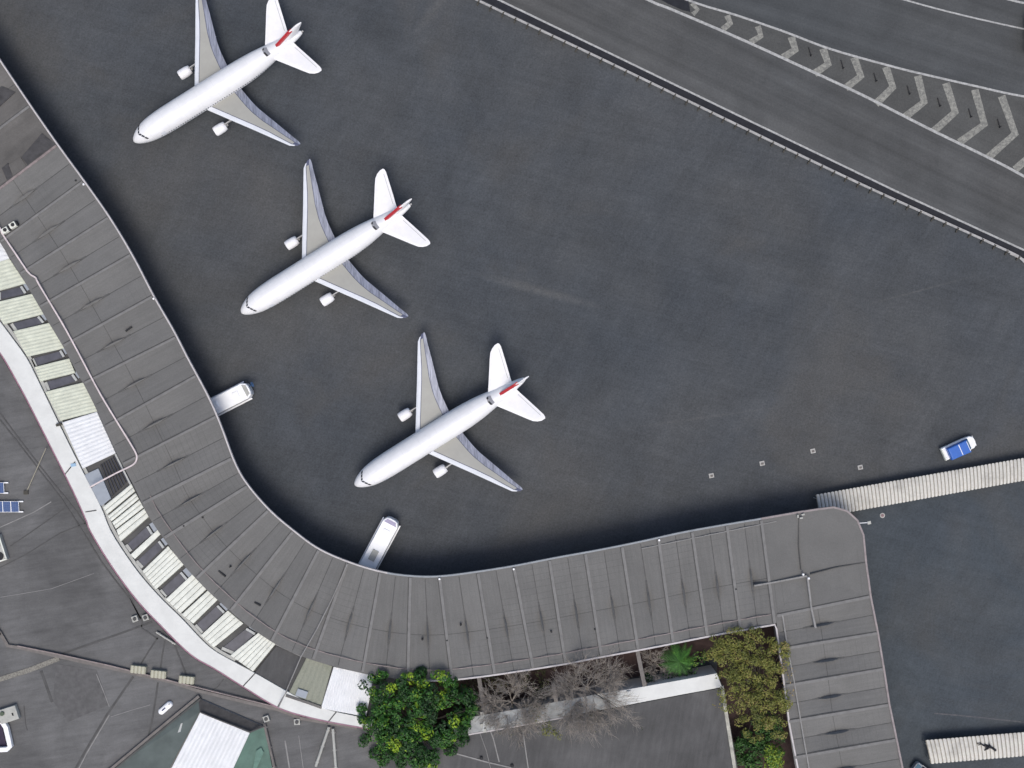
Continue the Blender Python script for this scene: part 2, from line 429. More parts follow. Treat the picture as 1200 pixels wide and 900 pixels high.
for i, c in enumerate(CH):
    w = (1.1 if i == 0 else 1.45) if i < 3 else 1.8
    struct(strip([(750+x*.375, y*.375) for x, y in c], w, .055).build('chevron_marking', M['chev']))

# ---------------------------------------------------------------- guard rail (thing > beam, post)
gr = empty('guard_rail', P(880, 155), label='long pale steel guard rail with many short posts beside the black strip', cat='guard rail')
RL = Curve([(350, -103), (562, 1), (710.5, 71.5), (866, 147), (1009, 215.6), (1177, 292), (1205, 310), (1290, 372)])
d0 = RL.near((548, -6)); k = 0
inv = gr.location
while True:
    d = d0+k*15.9; k += 1
    if d > RL.near((1240, 335)): break
    a, b2 = RL.at(d), RL.at(d+15.3)
    m = MB(); m.beam([P(*a, .85)-inv, P(*RL.at(d+7.6), .85)-inv, P(*b2, .85)-inv], .5, .3)
    m.build('beam', M['steel'], gr)
    q = P(*RL.at(d-.3), 0)-inv
    t = (P(*b2)-P(*a)).normalized(); ang = math.atan2(t.y, t.x)
    n_ = Vector((t.y, -t.x, 0))
    if n_.y > 0: n_ = -n_
    m = MB(); m.box((q+n_*.42+Vector((0, 0, .45))), (.32, .5, .9), ang); m.box((q+n_*.85+Vector((0, 0, .2))), (.26, .8, .4), ang)
    m.build('post', M['rust'], gr)
gr2 = empty('guard_rail', P(1195, 300), label='short second guard rail forking off at the right edge of the photo', cat='guard rail')
m = MB(); m.beam([P(1184, 297, .7)-gr2.location, P(1196, 302.5, .7)-gr2.location, P(1240, 322, .7)-gr2.location], .4, .3); m.build('beam', M['steel'], gr2)
for x, y in ((1190, 299.8), (1205, 306.7), (1222, 314.5)):
    m = MB(); m.box(P(x, y, .2)-gr2.location, (.15, .2, .4)); m.build('post', M['rust'], gr2)
# black posts with dark streaks in the gore
for i, (x, y) in enumerate([(530, 162), (631, 202), (734, 242), (838, 282), (933, 320), (1030, 354), (1120, 386)]):
    p = P(750+x*.375, y*.375)
    wh = ['nearest the narrow end', 'second from the narrow end', 'third from the narrow end', 'fourth along the row', 'third from the wide end', 'second from the wide end', 'nearest the wide end'][i]
    o = empty('delineator_post', p, R(105), label='thin black post with a dark streak in the hatched gore, '+wh, cat='road post', group='black posts between the chevrons')
    if i == 0:
        m = MB(); m.box((0, 0, .15), (2.1, .2, .18)); m.build('streak_bar', M['dark'], o)  # low dark bar drawn as the streak beside the post
        m = MB(); m.lathe((-.95, 0, .05), [(.2, 0), (.12, .3), (.1, .95), (.04, 1.0)], 8); m.build('post', M['dark'], o); proto = o
    else:
        for ch in proto.children:
            c = ch.copy(); COL.objects.link(c); c.parent = o

# ================================================================= TERMINAL
T = empty('terminal_building', (0, 0, 0), label='long curved terminal with a folded grey roof wrapping round the apron', cat='building')
OUT = Curve([(-160, -160), (-60, -18), (0, 71), (35, 123), (67, 169), (99, 213), (129, 256), (156, 301), (180, 347), (203, 387), (220, 420), (243, 463), (258, 497), (275, 542), (290, 568), (316, 598), (344, 622), (373, 643),
             (408, 658.5), (446, 670), (480, 675), (515, 675.5), (560, 670), (604, 663), (650, 654), (700, 645), (750, 635), (800, 624), (850, 615), (892, 608), (930, 601)])
INN = Curve([(-260, -90), (-120, 110), (-60, 190), (-25, 245), (0, 284), (13, 305), (30, 332), (51, 368), (75, 408), (90, 437), (98, 450), (114, 482), (135, 528), (157, 570), (174, 605), (197, 638), (215, 662), (241, 690), (255, 703), (286, 730),
             (323, 755), (353, 769), (391, 781), (436, 791), (480, 797), (521, 797.5), (565, 793), (610, 786.5), (658, 779), (700, 771), (770, 758), (838, 744.5), (908, 732)])
LN = [((-100, -75), (-200, -5)), ((-65, -27), (-160, 50)), ((-32, 24), (-125, 100)), ((0, 72), (-90, 145)), ((35, 124), (-55, 192)), ((67, 170), (-25, 240)), ((97, 213), (0, 284)), ((126, 256), (22, 322)), ((151, 300), (46, 360)), ((178, 348), (73, 406)), ((205, 396), (97, 450)),
      ((227, 442), (117, 503)), ((249, 490), (140, 546)), ((270, 538), (163, 592)), ((290, 570), (190, 632)), ((313, 600), (228, 680)), ((342, 625), (270, 716)),
      ((373, 646), (318, 752)), ((407, 661), (367, 773)), ((446, 671), (425, 788)), ((481, 676), (478, 797)), ((515, 675), (530, 797)), ((560, 670), (580, 791)),
      ((602, 663), (625, 784)), ((644, 656), (663, 778)), ((686, 648), (705, 770)), ((729, 640), (748, 762)), ((772, 632), (789, 754)), ((811, 622), (829, 746)),
      ((852, 616), (868, 740)), ((892, 608), (908, 732))]
ZR = 9.0
TS = [0, .12, .3, .44, .56, .68, .84, 1.0]
def dip(t, k=1.0):
    return k*(.30+(1.05-.30)*(t/.56) if t < .56 else 1.05-(1.05-.35)*(t-.56)/.44)
def rowt(t): return t
class Panel:                                # one folded bay between two ridge lines
    def __init__(s, fo, fi, k=1.0, idx=0):   # fo, fi: functions 0..1 -> px on the outer / inner edge
        s.fo, s.fi, s.k, s.idx = fo, fi, k, idx
    def pt(s, a, t, dz=0.0):
        o, i = s.fo(a), s.fi(a)
        z = ZR - dip(t, s.k)*(1-abs(2*a-1))
        x, y = o[0]+(i[0]-o[0])*t, o[1]+(i[1]-o[1])*t
        return P(x, y, z)+Vector((0, 0, dz))
panels = []
for i in range(len(LN)-1):
    (o0, i0), (o1, i1) = LN[i], LN[i+1]
    a0, a1, b0, b1 = OUT.near(o0), OUT.near(o1), INN.near(i0), INN.near(i1)
    panels.append(Panel(lambda a, a0=a0, a1=a1: OUT.at(a0+(a1-a0)*a), lambda a, b0=b0, b1=b1: INN.at(b0+(b1-b0)*a), 1.0 if i > 4 else .35, i))
WL = [((1020.5, 699), (909, 722)), ((1029, 742), (914, 761)), ((1036, 784), (919, 804)), ((1042.5, 826), (923, 846)), ((1051, 867), (930, 888)), ((1060, 911), (938, 932)), ((1069, 955), (947, 976)), ((1078, 1000), (955, 1020))]
for i in range(len(WL)-1):
    (o0, i0), (o1, i1) = WL[i], WL[i+1]
    panels.append(Panel(lambda a, o0=o0, o1=o1: (o0[0]+(o1[0]-o0[0])*a, o0[1]+(o1[1]-o0[1])*a), lambda a, i0=i0, i1=i1: (i0[0]+(i1[0]-i0[0])*a, i0[1]+(i1[1]-i0[1])*a), 1.0, 40+i))
AS = [0, .25, .5, .75, 1.0]
for which, sel in (('roof', [p for p in panels if p.idx > 4]), ('old_roof', [p for p in panels if p.idx <= 4])):
    m = MB(); uv = []
    for p in sel:
        b = len(m.v)
        for a in AS:
            for t in TS:
                m.v.append(tuple(p.pt(a, t))); uv.append((p.idx+min(a, .999), t))
        nT = len(TS)
        for x in range(len(AS)-1):
            for y in range(nT-1):
                q = (b+x*nT+y, b+x*nT+y+1, b+(x+1)*nT+y+1, b+(x+1)*nT+y)
                m.f.append(q); m.m.append(0)
    # split verts at mid so that each half keeps its own tone
    o = m.build('roof', M['roof'] if which == 'roof' else M['roof_old'], T, uv=uv)
    if which == 'old_roof': o['label'] = 'browner older stretch of roof at the far end'
# corner slab
cb = [(892, 608), (915, 604), (935, 600.5), (958, 597), (977, 594.5), (993, 599), (1005, 610), (1012, 627), (1015, 659), (1018, 680), (1020.5, 699), (986, 706), (953, 713), (930, 717.6), (909, 722), (908, 732), (904, 706), (900, 670)]
m = MB(); uv = []
hub = (945, 676)
m.v.append(tuple(P(*hub, ZR-.5))); uv.append((60.2, .5))
for i, q in enumerate(cb): m.v.append(tuple(P(*q, ZR))); uv.append((60.2, .2))
for i in range(len(cb)): m.f.append((0, 1+i, 1+(i+1) % len(cb))); m.m.append(0)
m.build('roof', M['roof'], T, uv=uv)['label'] = 'plain slab of roof at the rounded corner'
# battens on the ridges, seams in the valleys, drain fins
for j, p in enumerate(panels):
    first = p.idx in (5, 40)
    for a in ((0, 1) if p.idx in (29, 46) else (0,)):
        m = MB(); pl = [p.pt(a, t, .10) for t in TS]
        pl[0] = p.pt(a, .015, .10); pl[-1] = p.pt(a, .985, .10)
        m.beam(pl, .62 if p.idx > 12 else .5, .16); m.build('ridge_batten', M['lead'] if p.idx != 5 else M['pinkdull'], T)
        m = MB(); pl2 = []
        for t in TS:
            q = p.pt(a, min(.985, max(.015, t)), .02); d = (p.pt(a, 1)-p.pt(a, 0)).normalized(); q += Vector((d.y, -d.x, 0))*.42; pl2.append(q)
        m.beam(pl2, .18, .05); m.build('ridge_flashing', M['seam'], T)
    if p.idx > 4 or p.idx in (3,):
        m = MB(); m.beam([p.pt(.5, min(.98, max(.02, t)), .03) for t in TS], .16, .06); m.build('valley_seam', M['seam'], T)
    if p.idx >= 5:
        # cross seam
        m = MB(); m.beam([p.pt(a, .56, .03) for a in (0.02, .25, .5, .75, .98)], .10, .05); m.build('cross_seam', M['seam'], T)
        t0, t1 = .41+.03*random.random(), .69
        c0, c1 = p.pt(.5, t0, .05), p.pt(.5, t1, .05); cm = p.pt(.5, (t0+t1)/2, .05); d = (c1-c0).normalized(); nn = Vector((-d.y, d.x, 0))
        m = MB(); hz = Vector((0, 0, 1.1)); w = .24
        q1, q2 = c0.lerp(c1, .3), c0.lerp(c1, .7)
        m.add([c0, q1+nn*w, q2+nn*w, c1, q2-nn*w, q1-nn*w, cm+hz-d*1.2, cm+hz+d*1.2], [(0, 6, 1), (1, 6, 7, 2), (2, 7, 3), (3, 7, 4), (4, 7, 6, 5), (5, 6, 0)])
        bm_fin = m.build('roof_fin', M['lead'], T)
        m = MB(); m.beam([p.pt(.5, t0-.05, .045), p.pt(.5, t1+.05, .045)], .4, .08); m.build('fin_strip', M['mat'], T)  # darker strip along the valley under each fin
# corner beams
for pts, w in (([(884, 686.5), (912, 681.5), (946, 675)], .35), ([(946.5, 676), (951, 713), (956, 736)], .42)):
    m = MB(); m.beam([P(x, y, ZR+.35) for x, y in pts], w, 1.2); m.build('corner_beam', M['lightline'], T)
for pts in ([(936, 602), (936, 640), (939, 668)], [(950, 673), (980, 665), (1014, 659)], [(956, 712), (1019, 699.5)], [(917, 719.5), (950, 713)]):
    m = MB(); m.beam([P(x, y, ZR+.05) for x, y in pts], .2, .7); m.build('corner_seam', M['seam'], T)
for x, y in ((941, 673), (947.5, 677.5)):
    m = MB(); m.lathe(P(x, y, ZR+.3), [(.25, 0), (.25, .35), (.1, .45)], 10); m.build('roof_lamp', M['white_metal'], T)
# coping round the outer edge
cop = [OUT.at(OUT.l[-1]*i/220) for i in range(221)]
cop = [c for c in cop if c[0] < 890]+[(892, 608)]+cb[1:10]+[(1020.5, 699), (1029, 742), (1036, 784), (1042.5, 826), (1051, 867), (1060, 911), (1078, 1000)]
m = MB(); n1 = [c for c in cop if c[0] < 455]; n2 = [c for c in cop if c[0] >= 450]
m.beam([P(x, y, ZR+.12) for x, y in n1], .32, .75); m.build('coping', M['coping'], T)
m = MB(); m.beam([P(x, y, ZR+.12) for x, y in n2[:n2.index((892, 608))+1]], .36, .75); m.build('coping', plain('grey blue coping', (.27, .29, .31), .6, .15), T)
m = MB(); m.beam([P(x, y, ZR+.12) for x, y in n2[n2.index((892, 608)):]], .42, .75); m.build('coping', plain('dull pink coping', (.27, .235, .235), .6, .2), T)
inn = [INN.at(INN.near((470, 796))+(INN.near((908, 732))-INN.near((470, 796)))*i/30) for i in range(31)]
m = MB(); m.beam([P(x, y, ZR+.05) for x, y in inn]+[P(910, 737, ZR+.05), P(917, 786, ZR+.05), P(925, 848, ZR+.05), P(936, 905, ZR+.05), P(955, 1020, ZR+.05)], .36, .6); m.build('coping', M['coping'], T)
# rails and flashings along the inner side
def pipe(name, pts, z, w, mat, h=.25, parent=T, sm=True):
    m = MB(); q = smoothline(pts, 5) if sm else pts
    m.beam([P(x, y, z) for x, y in q], w, h); return m.build(name, mat, parent)
pipe('inner_rail', [(-20, 230), (0, 268), (4.5, 277), (32, 318)], ZR+.35, .32, M['pink'])
pipe('inner_rail', [(32, 318), (36, 322), (42, 326), (46, 334), (78, 388), (111, 450), (124, 473), (151, 517), (159, 531), (160, 538), (155, 545), (135, 555), (105, 571)], ZR+.35, .32, M['pink'])
off8 = [INN.at(INN.near((165, 586))+(INN.near((906, 733))-INN.near((165, 586)))*i/50) for i in range(51)]
rail = []
for i, q in enumerate(off8):
    a, b = off8[max(0, i-1)], off8[min(50, i+1)]; d = math.hypot(b[0]-a[0], b[1]-a[1]); rail.append((q[0]+(b[1]-a[1])/d*12.5, q[1]-(b[0]-a[0])/d*12.5))
pipe('inner_rail', rail, ZR+.05, .16, M['pinkdull'], h=.12, sm=False)
pipe('inner_rail', [(917, 720), (924, 765), (931, 800), (941, 860), (949, 905), (962, 980)], ZR+.2, .3, M['lightline'], sm=False)
pipe('outer_rail', [(752, 643), (811, 631), (870, 619), (910, 611)], ZR+.08, .16, M['lightline'], h=.1, sm=False)
pipe('roof_cable', [(407, 661), (390, 700), (371, 738), (353, 769), (334, 813), (326, 830)], ZR+.4, .2, M['lightline'], sm=False)
# patches on the old stretch
for q in ([(25, 184), (49, 156), (65, 169), (32, 193)], [(2, 197), (9, 191), (15, 207), (8, 211)], [(-40, 120), (2, 101), (18, 108), (-24, 146)]):
    m = MB(); m.prism([P(x, y, ZR+.06) for x, y in q], ZR-.6); m.build('roof_patch', M['patch'], T)
for q in ([(10, 193), (24, 184), (31, 195), (15, 206)],):
    m = MB(); m.prism([P(x, y, ZR+.05) for x, y in q], ZR-.6); m.build('roof_patch', M['roof_old'], T)
# outer walls set back under the eave, with a band of windows
def offset(line, d):
    out = []
    for i, q in enumerate(line):
        a, b = line[max(0, i-1)], line[min(len(line)-1, i+1)]; l = math.hypot(b[0]-a[0], b[1]-a[1]) or 1
        out.append((q[0]-(b[1]-a[1])/l*d, q[1]+(b[0]-a[0])/l*d))
    return out
co = [tuple(P(x, y, ZR).xy) for x, y in cop[::2]]
wl = offset(co, -4.6)
def wallmb(line, z0, z1, th=.3):
    b = MB(); b.beam([(x, y, z1) for x, y in line], th, z1-z0); return b
wallmb(wl, 0, 8.0).build('wall', M['wall'], T)
wallmb(offset(wl, .2), 1.0, 3.0, .2).build('window_band', M['glass_dark'], T)
wallmb(offset(wl, .2), 4.6, 6.6, .2).build('window_band', M['glass_dark'], T)
iw = [tuple(P(x, y, ZR).xy) for x, y in inn]+[tuple(P(x, y, ZR).xy) for x, y in ((917, 786), (925, 848), (936, 905), (955, 1020))]
wallmb(offset(iw, 1.6), 0, 7.6).build('wall', M['wall'], T)
m = MB(); fl = [tuple(P(*INN.at(INN.near((-80, 165))+(INN.near((905, 732))-INN.near((-80, 165)))*i/90), 8.6).xy) for i in range(91)]
m.beam([(x, y, 8.55) for x, y in offset(fl, .35)], .15, 1.5); m.build('fascia', M['wall'], T)
# small marks on the roof
for x, y in ((515, 678.5), (602, 667), (772.5, 633), (98, 216), (180, 350)):
    m = MB(); m.box(P(x, y, ZR+.35), (.38, .38, .3), .4); m.box(P(x, y, ZR+.1), (.15, .15, .6)); m.build('eave_lamp', M['white_metal'], T)
for x, y in ((935, 605), (941, 603), (939, 607)):
    m = MB(); m.box(P(x, y, ZR+.45), (.7, .35, .3), random.random()*3); m.box(P(x, y, ZR+.2), (.12, .12, .5)); m.build('eave_lamp', M['acgrey'], T)
for x, y in ((89.5, 212), (540, 732), (524, 750), (495, 749), (270, 664), (216, 616), (238, 606), (697, 737), (571, 747), (646, 740), (862, 690)):
    m = MB(); m.box(P(x, y, ZR-.35), (.35, .35, 1.0), .5); m.build('roof_vent', M['dark'], T)
for (x, y), (x2, y2) in (((256, 669), (264, 676)), ((147, 388), (154, 383)), ((298, 706), (305, 710))):
    m = MB(); m.beam([P(x, y, ZR-.1), P(x2, y2, ZR-.1)], .3, .6); m.build('roof_slot', M['dark'], T)
# deck under the skylight band
ST_R = [(-60, 290), (-20, 350), (0, 377), (16, 398.5), (31, 419.5), (44, 445), (73, 505), (95.5, 550), (118, 594), (131, 625), (159, 667), (185.5, 698), (212, 724), (245, 758), (273, 775), (299, 789), (334, 809), (364, 824.5), (388, 833), (425, 841), (450, 846)]
ST_L = [(-60, 335), (-20, 388), (0, 414), (10, 430), (20, 448), (33, 472), (67, 539), (85, 575), (100, 608), (107, 625), (131, 664), (159, 702), (188, 733), (223, 767), (251.5, 784), (288, 807), (323, 828), (349, 837.5), (385, 846), (418, 852), (445, 857)]
SR = smoothline(ST_R, 4); SL = smoothline(ST_L, 4)
ib = [INN.at(INN.near((-80, 165))+(INN.near((460, 794))-INN.near((-80, 165)))*i/60) for i in range(61)]
m = MB()
dk = [P(x, y, 7.2) for x, y in ib]
# stitched strip between the roof edge and the white walkway
SRc = Curve(ST_R); q0, q1 = SRc.near((-60, 290)), SRc.near((450, 846))
dl = [P(*SRc.at(q0+(q1-q0)*i/60), 7.2) for i in range(61)]
for i in range(60):
    a, b, c, d = dk[i]+Vector((1.2, 1.2, 0)), dk[i+1]+Vector((1.2, 1.2, 0)), dl[i+1], dl[i]
    m.add([a, b, c, d], [(0, 3, 2, 1)])
m.build('deck', M['deck'], T)
def quadz(q, z): return [P(x, y, z) for x, y in q]
def corr(q, n, z, mat, name='canopy_panel', amp=.05, gap=False, parent=T, duty=.5):
    a, b, c, d = [P(x, y, z) for x, y in q]   # ribs run a->b, repeat from a-b to d-c
    m = MB(); N_ = n
    for i in range(N_):
        f0, f1 = i/N_, (i+1)/N_; g_ = .09 if gap else 0
        fm = f0+(f1-f0)*duty; e = f1-(f1-f0)*g_
        A = lambda f: a.lerp(d, f); B = lambda f: b.lerp(c, f)
        U = Vector((0, 0, amp))
        vs = [A(f0), B(f0), A(f0+(fm-f0)*.3)+U, B(f0+(fm-f0)*.3)+U, A(fm)+U, B(fm)+U, A(fm+(e-fm)*.3), B(fm+(e-fm)*.3), A(e), B(e)]
        m.add(vs, [(0, 1, 3, 2), (2, 3, 5, 4), (4, 5, 7, 6), (6, 7, 9, 8)])
        if gap:
            dn = Vector((0, 0, -.35)); m.add([A(e), B(e), A(e)+dn, B(e)+dn, A(f1)+dn, B(f1)+dn, A(f1), B(f1)], [(0, 1, 3, 2), (2, 3, 5, 4), (4, 5, 7, 6)], 1)
    dn = Vector((0, 0, -.45))
    m.add([a, b, c, d, a+dn, b+dn, c+dn, d+dn], [(0, 4, 5, 1), (1, 5, 6, 2), (2, 6, 7, 3), (3, 7, 4, 0), (7, 6, 5, 4)])
    return m.build(name, [mat, M['acgrey']], parent)
C1, C2, C3 = M['cream'], M['creamw'], M['sheetw']
corr([(-12, 272), (2, 286), (11, 303), (-12, 311)], 4, 7.8, C3)
corr([(-8, 309), (11, 303), (30, 332), (-6, 342)], 7, 7.8, C1)
corr([(-8, 355), (38, 344), (51, 368), (4, 380)], 7, 7.8, C1)
corr([(15.5, 388), (59, 378), (75.5, 408), (32, 418)], 8, 7.8, C1)
corr([(41, 430), (81, 420), (88, 437), (47, 447)], 5, 7.8, C1)
corr([(53, 459), (98, 448), (114, 482), (71, 493)], 9, 7.8, C1)
corr([(73, 495), (113.5, 482.5), (135.5, 531), (97, 549)], 12, 7.8, C3)
for q in ([(121, 594), (154, 567), (158.5, 576), (126, 603)], [(126.5, 604.5), (159, 577.5), (163, 585), (131, 611)], [(131.5, 612), (163.5, 586), (168.5, 595), (136, 620)], [(136.5, 621), (169, 596), (174.5, 606), (142, 635)]):
    corr(q, 2, 7.8, C2, gap=True, amp=.1, duty=.85)
corr([(153, 650), (184.5, 621), (188, 626), (158, 655)], 1, 7.8, C2, amp=.05, duty=.9)
corr([(167, 669), (197, 640), (215.5, 662), (183, 691)], 6, 7.8, C2, gap=True, duty=.85)
corr([(194.5, 702), (225.5, 673), (242, 691), (212, 719)], 4, 7.8, C2, gap=True, duty=.85)
corr([(213, 720), (244, 691.5), (255.5, 703), (227, 731)], 3, 7.8, C2, gap=True, duty=.85)
corr([(235.5, 744.5), (267, 715.5), (285.5, 731), (251, 759)], 4, 7.8, C2, gap=True, duty=.85)
corr([(270, 768), (303.5, 741), (323, 755), (297, 787)], 6, 7.8, C2, gap=True, duty=.85)
corr([(391, 781.5), (376, 830), (429, 840), (438, 792)], 17, 7.8, C3)
corr([(360, 769), (336, 817), (376, 829), (389, 781)], 6, 7.5, M['mossy'], name='translucent_panel', amp=.05)
m = MB(); m.prism(quadz([(349, 807), (361, 811), (358, 819), (346, 815)], 7.9), 7.2); m.build('roof_hatch', M['greyblue'], T)
pipe('dark_gutter', [(335, 815), (362, 824), (377, 829.5)], 7.85, .6, M['glass_dark'], sm=False)
m = MB(); m.prism(quadz([(299, 788), (324, 757), (353, 770), (334, 808)], 7.5), 7.2); m.build('flat_panel', M['flat_dark'], T)
# open bay with dark slats and blue grey panels
m = MB(); m.prism(quadz([(117, 545), (136, 533), (152, 562), (131, 582)], 7.32), 7.21); m.build('dark_bay', M['glass_dark'], T)
for i in range(7):
    f = (i+.5)/7; m = MB(); m.beam([P(117+19*f, 545-12*f, 7.5), P(131+21*f, 582-20*f, 7.5)], .16, .15); m.build('slat', M['rust'], T)
for q in ([(98, 557), (115, 549), (121, 562), (104, 573)], [(104, 574), (121, 563), (130, 584), (119, 593), (113, 588)]):
    m = MB(); m.prism(quadz(q, 7.6), 7.2); m.build('grey_panel', M['greyblue'], T)
pipe('bay_frame', [(135, 532), (147, 556), (153, 568)], 7.9, .4, M['frame'], sm=False)
for q in ([(0, 342), (23, 336.7), (28, 344.4), (0, 351)], [(14.4, 379), (43, 372), (49, 379), (20, 387)], [(39, 420), (69, 412), (73, 419), (43, 429)], [(54.4, 447.5), (83, 440), (88, 447), (58, 457)],
          [(149, 638), (171, 618), (176.7, 627), (154.4, 645.5)], [(161, 657), (184.5, 635.5), (190, 643), (168, 664.5)], [(189, 691), (210, 672), (218, 681), (195.5, 699)], [(230, 732), (253, 711), (261, 719), (238, 741)], [(261, 759), (287, 738), (297, 744), (275, 765)]):
    m = MB(); m.prism(quadz(q, 7.35), 7.2); m.build('skylight', M['skyglass'], T)
    a, b, c, d = q
    e = (b[0]-a[0])*.13, (b[1]-a[1])*.13
    for (u, v) in (((b[0]+.5, b[1]), (c[0]+.5, c[1])),):
        m = MB(); m.beam([P(u[0]+1, u[1]-1, 7.6), P(v[0]+1, v[1]-1, 7.6)], .55, .3); m.build('skylight_frame', M['frame'], T)
    m = MB(); m.beam([P(a[0]-1, a[1]+.5, 7.5), P(d[0]-1, d[1]+.5, 7.5)], .7, .25); m.build('skylight_frame', M['acgrey'], T)
    m = MB(); m.beam([P(b[0]+6, b[1]-5, 7.45), P(c[0]+6, c[1]-5, 7.45)], 1.0, .2); m.build('skylight_sill', M['greyblue'], T)
pipe('gutter_run', [(ST_R[i][0]+3, ST_R[i][1]-1.5) for i in range(1, 15)], 7.5, .7, M['acgrey'])
pipe('edge_flashing', [(323, 755), (340, 763), (353, 769)], 8.0, .3, M['lightline'], sm=False)

# ---------------------------------------------------------------- white walkway roof (thing)
WK = empty('covered_walkway', (0, 0, 0), label='smooth white curved walkway roof sweeping beside the skylight band', cat='walkway')
def band(pl, pr, z, h, mat, name, parent):
    cl, cr = Curve(pl), Curve(pr); n = 70; m = MB()
    A = [P(*cl.at(cl.l[-1]*i/n), z) for i in range(n+1)]; B = [P(*cr.at(cr.l[-1]*i/n), z) for i in range(n+1)]
    dn = Vector((0, 0, -h)); N_ = n+1
    m.add(A+B+[a+dn for a in A]+[b+dn for b in B], [(i, i+1, N_+i+1, N_+i) for i in range(n)]+[(2*N_+i, 2*N_+i+1, i+1, i) for i in range(n)]+[(N_+i, N_+i+1, 3*N_+i+1, 3*N_+i) for i in range(n)]+[(0, N_, 3*N_, 2*N_), (n, 2*N_+n, 3*N_+n, N_+n)])
    return m.build(name, mat, parent)
band(ST_L, ST_R, 7.7, .5, M['white'], 'roof', WK)
band([(x+2.2, y-1.2) for x, y in ST_L], [(x-1.5, y+1) for x, y in ST_R], 7.1, 7.1, M['wall'], 'wall', WK)
pipe('edge_strip', ST_L, 7.78, .25, plain('mauve edge shadow', (.30, .16, .21), .6, .2), parent=WK)  # thin shadow along the left edge, painted as a mauve bar
for a, b in (((299, 789), (285, 804)), ((336, 810), (325, 829)), ((396, 832), (383, 848)), ((113, 598), (100, 600)), ((88, 541), (76, 556))):
    pipe('joint', [a, b], 7.75, .25, M['seam'], parent=WK, sm=False)
m = MB(); m.box(P(69, 497.5, 7.95), (1.2, .6, .5), .3); m.build('vent_box', M['rust'], WK)
m = MB(); m.box(P(86, 545, 7.8), (1.1, .7, .2), .2); m.build('vent_box', plain('pale blue lid', (.30, .45, .60), .5, .1), WK)
# second stretch beyond the tree
WK2 = empty('covered_walkway', (0, 0, 0), label='straight white parapet roof beside the planted court, right of the big green tree', cat='walkway')
band([(532, 863.5), (549, 860), (604, 850.5), (660, 840), (721.5, 828.8)], [(532, 844), (549, 841), (606, 831), (660, 821), (698, 813.8)], 7.4, 7.4, plain('grey parapet', (.30, .31, .31), .8, .3, sc=.5), 'roof', WK2)  # left stretch coloured greyer than the white right stretch
band([(723, 828.5), (793, 815), (826, 809), (846, 805)], [(700, 813.5), (747, 806), (817, 793.5), (840, 789)], 7.4, 7.4, M['white'], 'roof', WK2)
pipe('edge_strip', [(549, 861), (604, 851.5), (660, 841)], 7.5, .3, M['coping'], parent=WK2, sm=False)
for x, y in ((565, 836), (565, 850), (568, 856)):
    m = MB(); m.box(P(x, y, 7.5), (.8, .8, .5), .3); m.build('bracket', M['acgrey'], WK2)

# ================================================================= LOWER BUILDINGS
LB = empty('flat_roofed_building', (0, 0, 0), label='wide dark flat-roofed building in the lower left with solar panels on it', cat='building')
poly = [(x-.8, y+.8) for x, y in smoothline(ST_L, 3)]+[(445, 920), (400, 1100), (-150, 1100), (-150, 300)]
m = MB(); m.prism(quadz(poly, 6.5), 0); m.build('roof', M['flat'], LB)
def run(name, pts, w, mat, z=6.7, h=.25, par=LB): return pipe(name, pts, z, w, mat, h, par, False)
run('roof_kerb', [(-40, 690), (0, 742), (9, 757), (23, 759), (67, 769), (130, 783), (200, 799), (230, 809), (280, 821), (327, 832), (353, 842), (395, 849), (418, 853)], .7, M['beamc'], 7.0, .6)
run('roof_kerb', [(0, 744), (-3, 735), (-14, 722)], .5, M['lightline'], 7.0)
run('roof_rail', [(20, 757), (67, 766.5), (130, 780.5), (230, 805.5), (327, 829.5)], .25, M['pinkdull'], 7.15)
run('gravel_strip', [(-30, 808), (0, 796), (35, 785), (69, 771.5)], 1.1, plain('pale grit strip', (.21, .20, .175), .9, .5, sc=3), 6.6, .15)
for pts, w in (([(0, 484), (22, 514), (60, 563), (90, 600), (134, 663), (162, 720), (166, 727)], .3), ([(0, 492), (30, 530), (71, 583), (92, 615), (120, 660), (152, 702), (165, 725)], .3),
               ([(71, 767), (96, 758), (148, 740), (178, 729)], .45), ([(156, 793), (125, 838), (100, 880), (86, 905)], .5), ([(185, 800), (179, 840), (174, 862)], .4), ([(48, 786), (54, 803), (61, 823)], .6),
               ([(166, 727), (166, 736), (185, 749)], .3), ([(185, 747), (175, 762), (165, 778)], .35), ([(193, 751), (190, 768), (188, 783)], .35), ([(204, 755), (212, 775), (219, 793)], .35), ([(262, 796), (255, 805), (247, 810)], .2),
               ([(0, 665), (30, 650), (70, 625), (100, 613)], .18), ([(12, 640), (30, 628), (60, 607), (75, 596)], .2)):
    run('roof_joint', pts, w, M['seam'], 6.56, .06)
run('roof_joint', [(28, 827), (30, 850), (32, 856)], .2, M['seam'], 6.56, .06)
run('light_joint', [(128, 838), (102, 882), (90, 905)], .2, M['lightline'], 6.58, .08)
for pts, w in (([(0, 618), (40, 600), (60, 588)], .2), ([(113, 790), (122, 812), (128, 828)], .15), ([(130, 840), (155, 832), (176, 826)], .12), ([(0, 700), (60, 690), (110, 672)], .1), ([(350, 862), (356, 905)], .12), ([(334, 868), (340, 905)], .3)):
    run('felt_lap', pts, w, M['lightline'], 6.54, .04)
# darker repair patches of felt
for q in ([(66, 778), (113, 785), (128, 826), (80, 846), (62, 822)], [(243, 830), (296, 842), (310, 848), (292, 857), (238, 833)]):
    m = MB(); m.prism(quadz(q, 6.53), 6.4); m.build('felt_patch', plain('repair felt', (.108, .106, .106), .9, .2), LB)
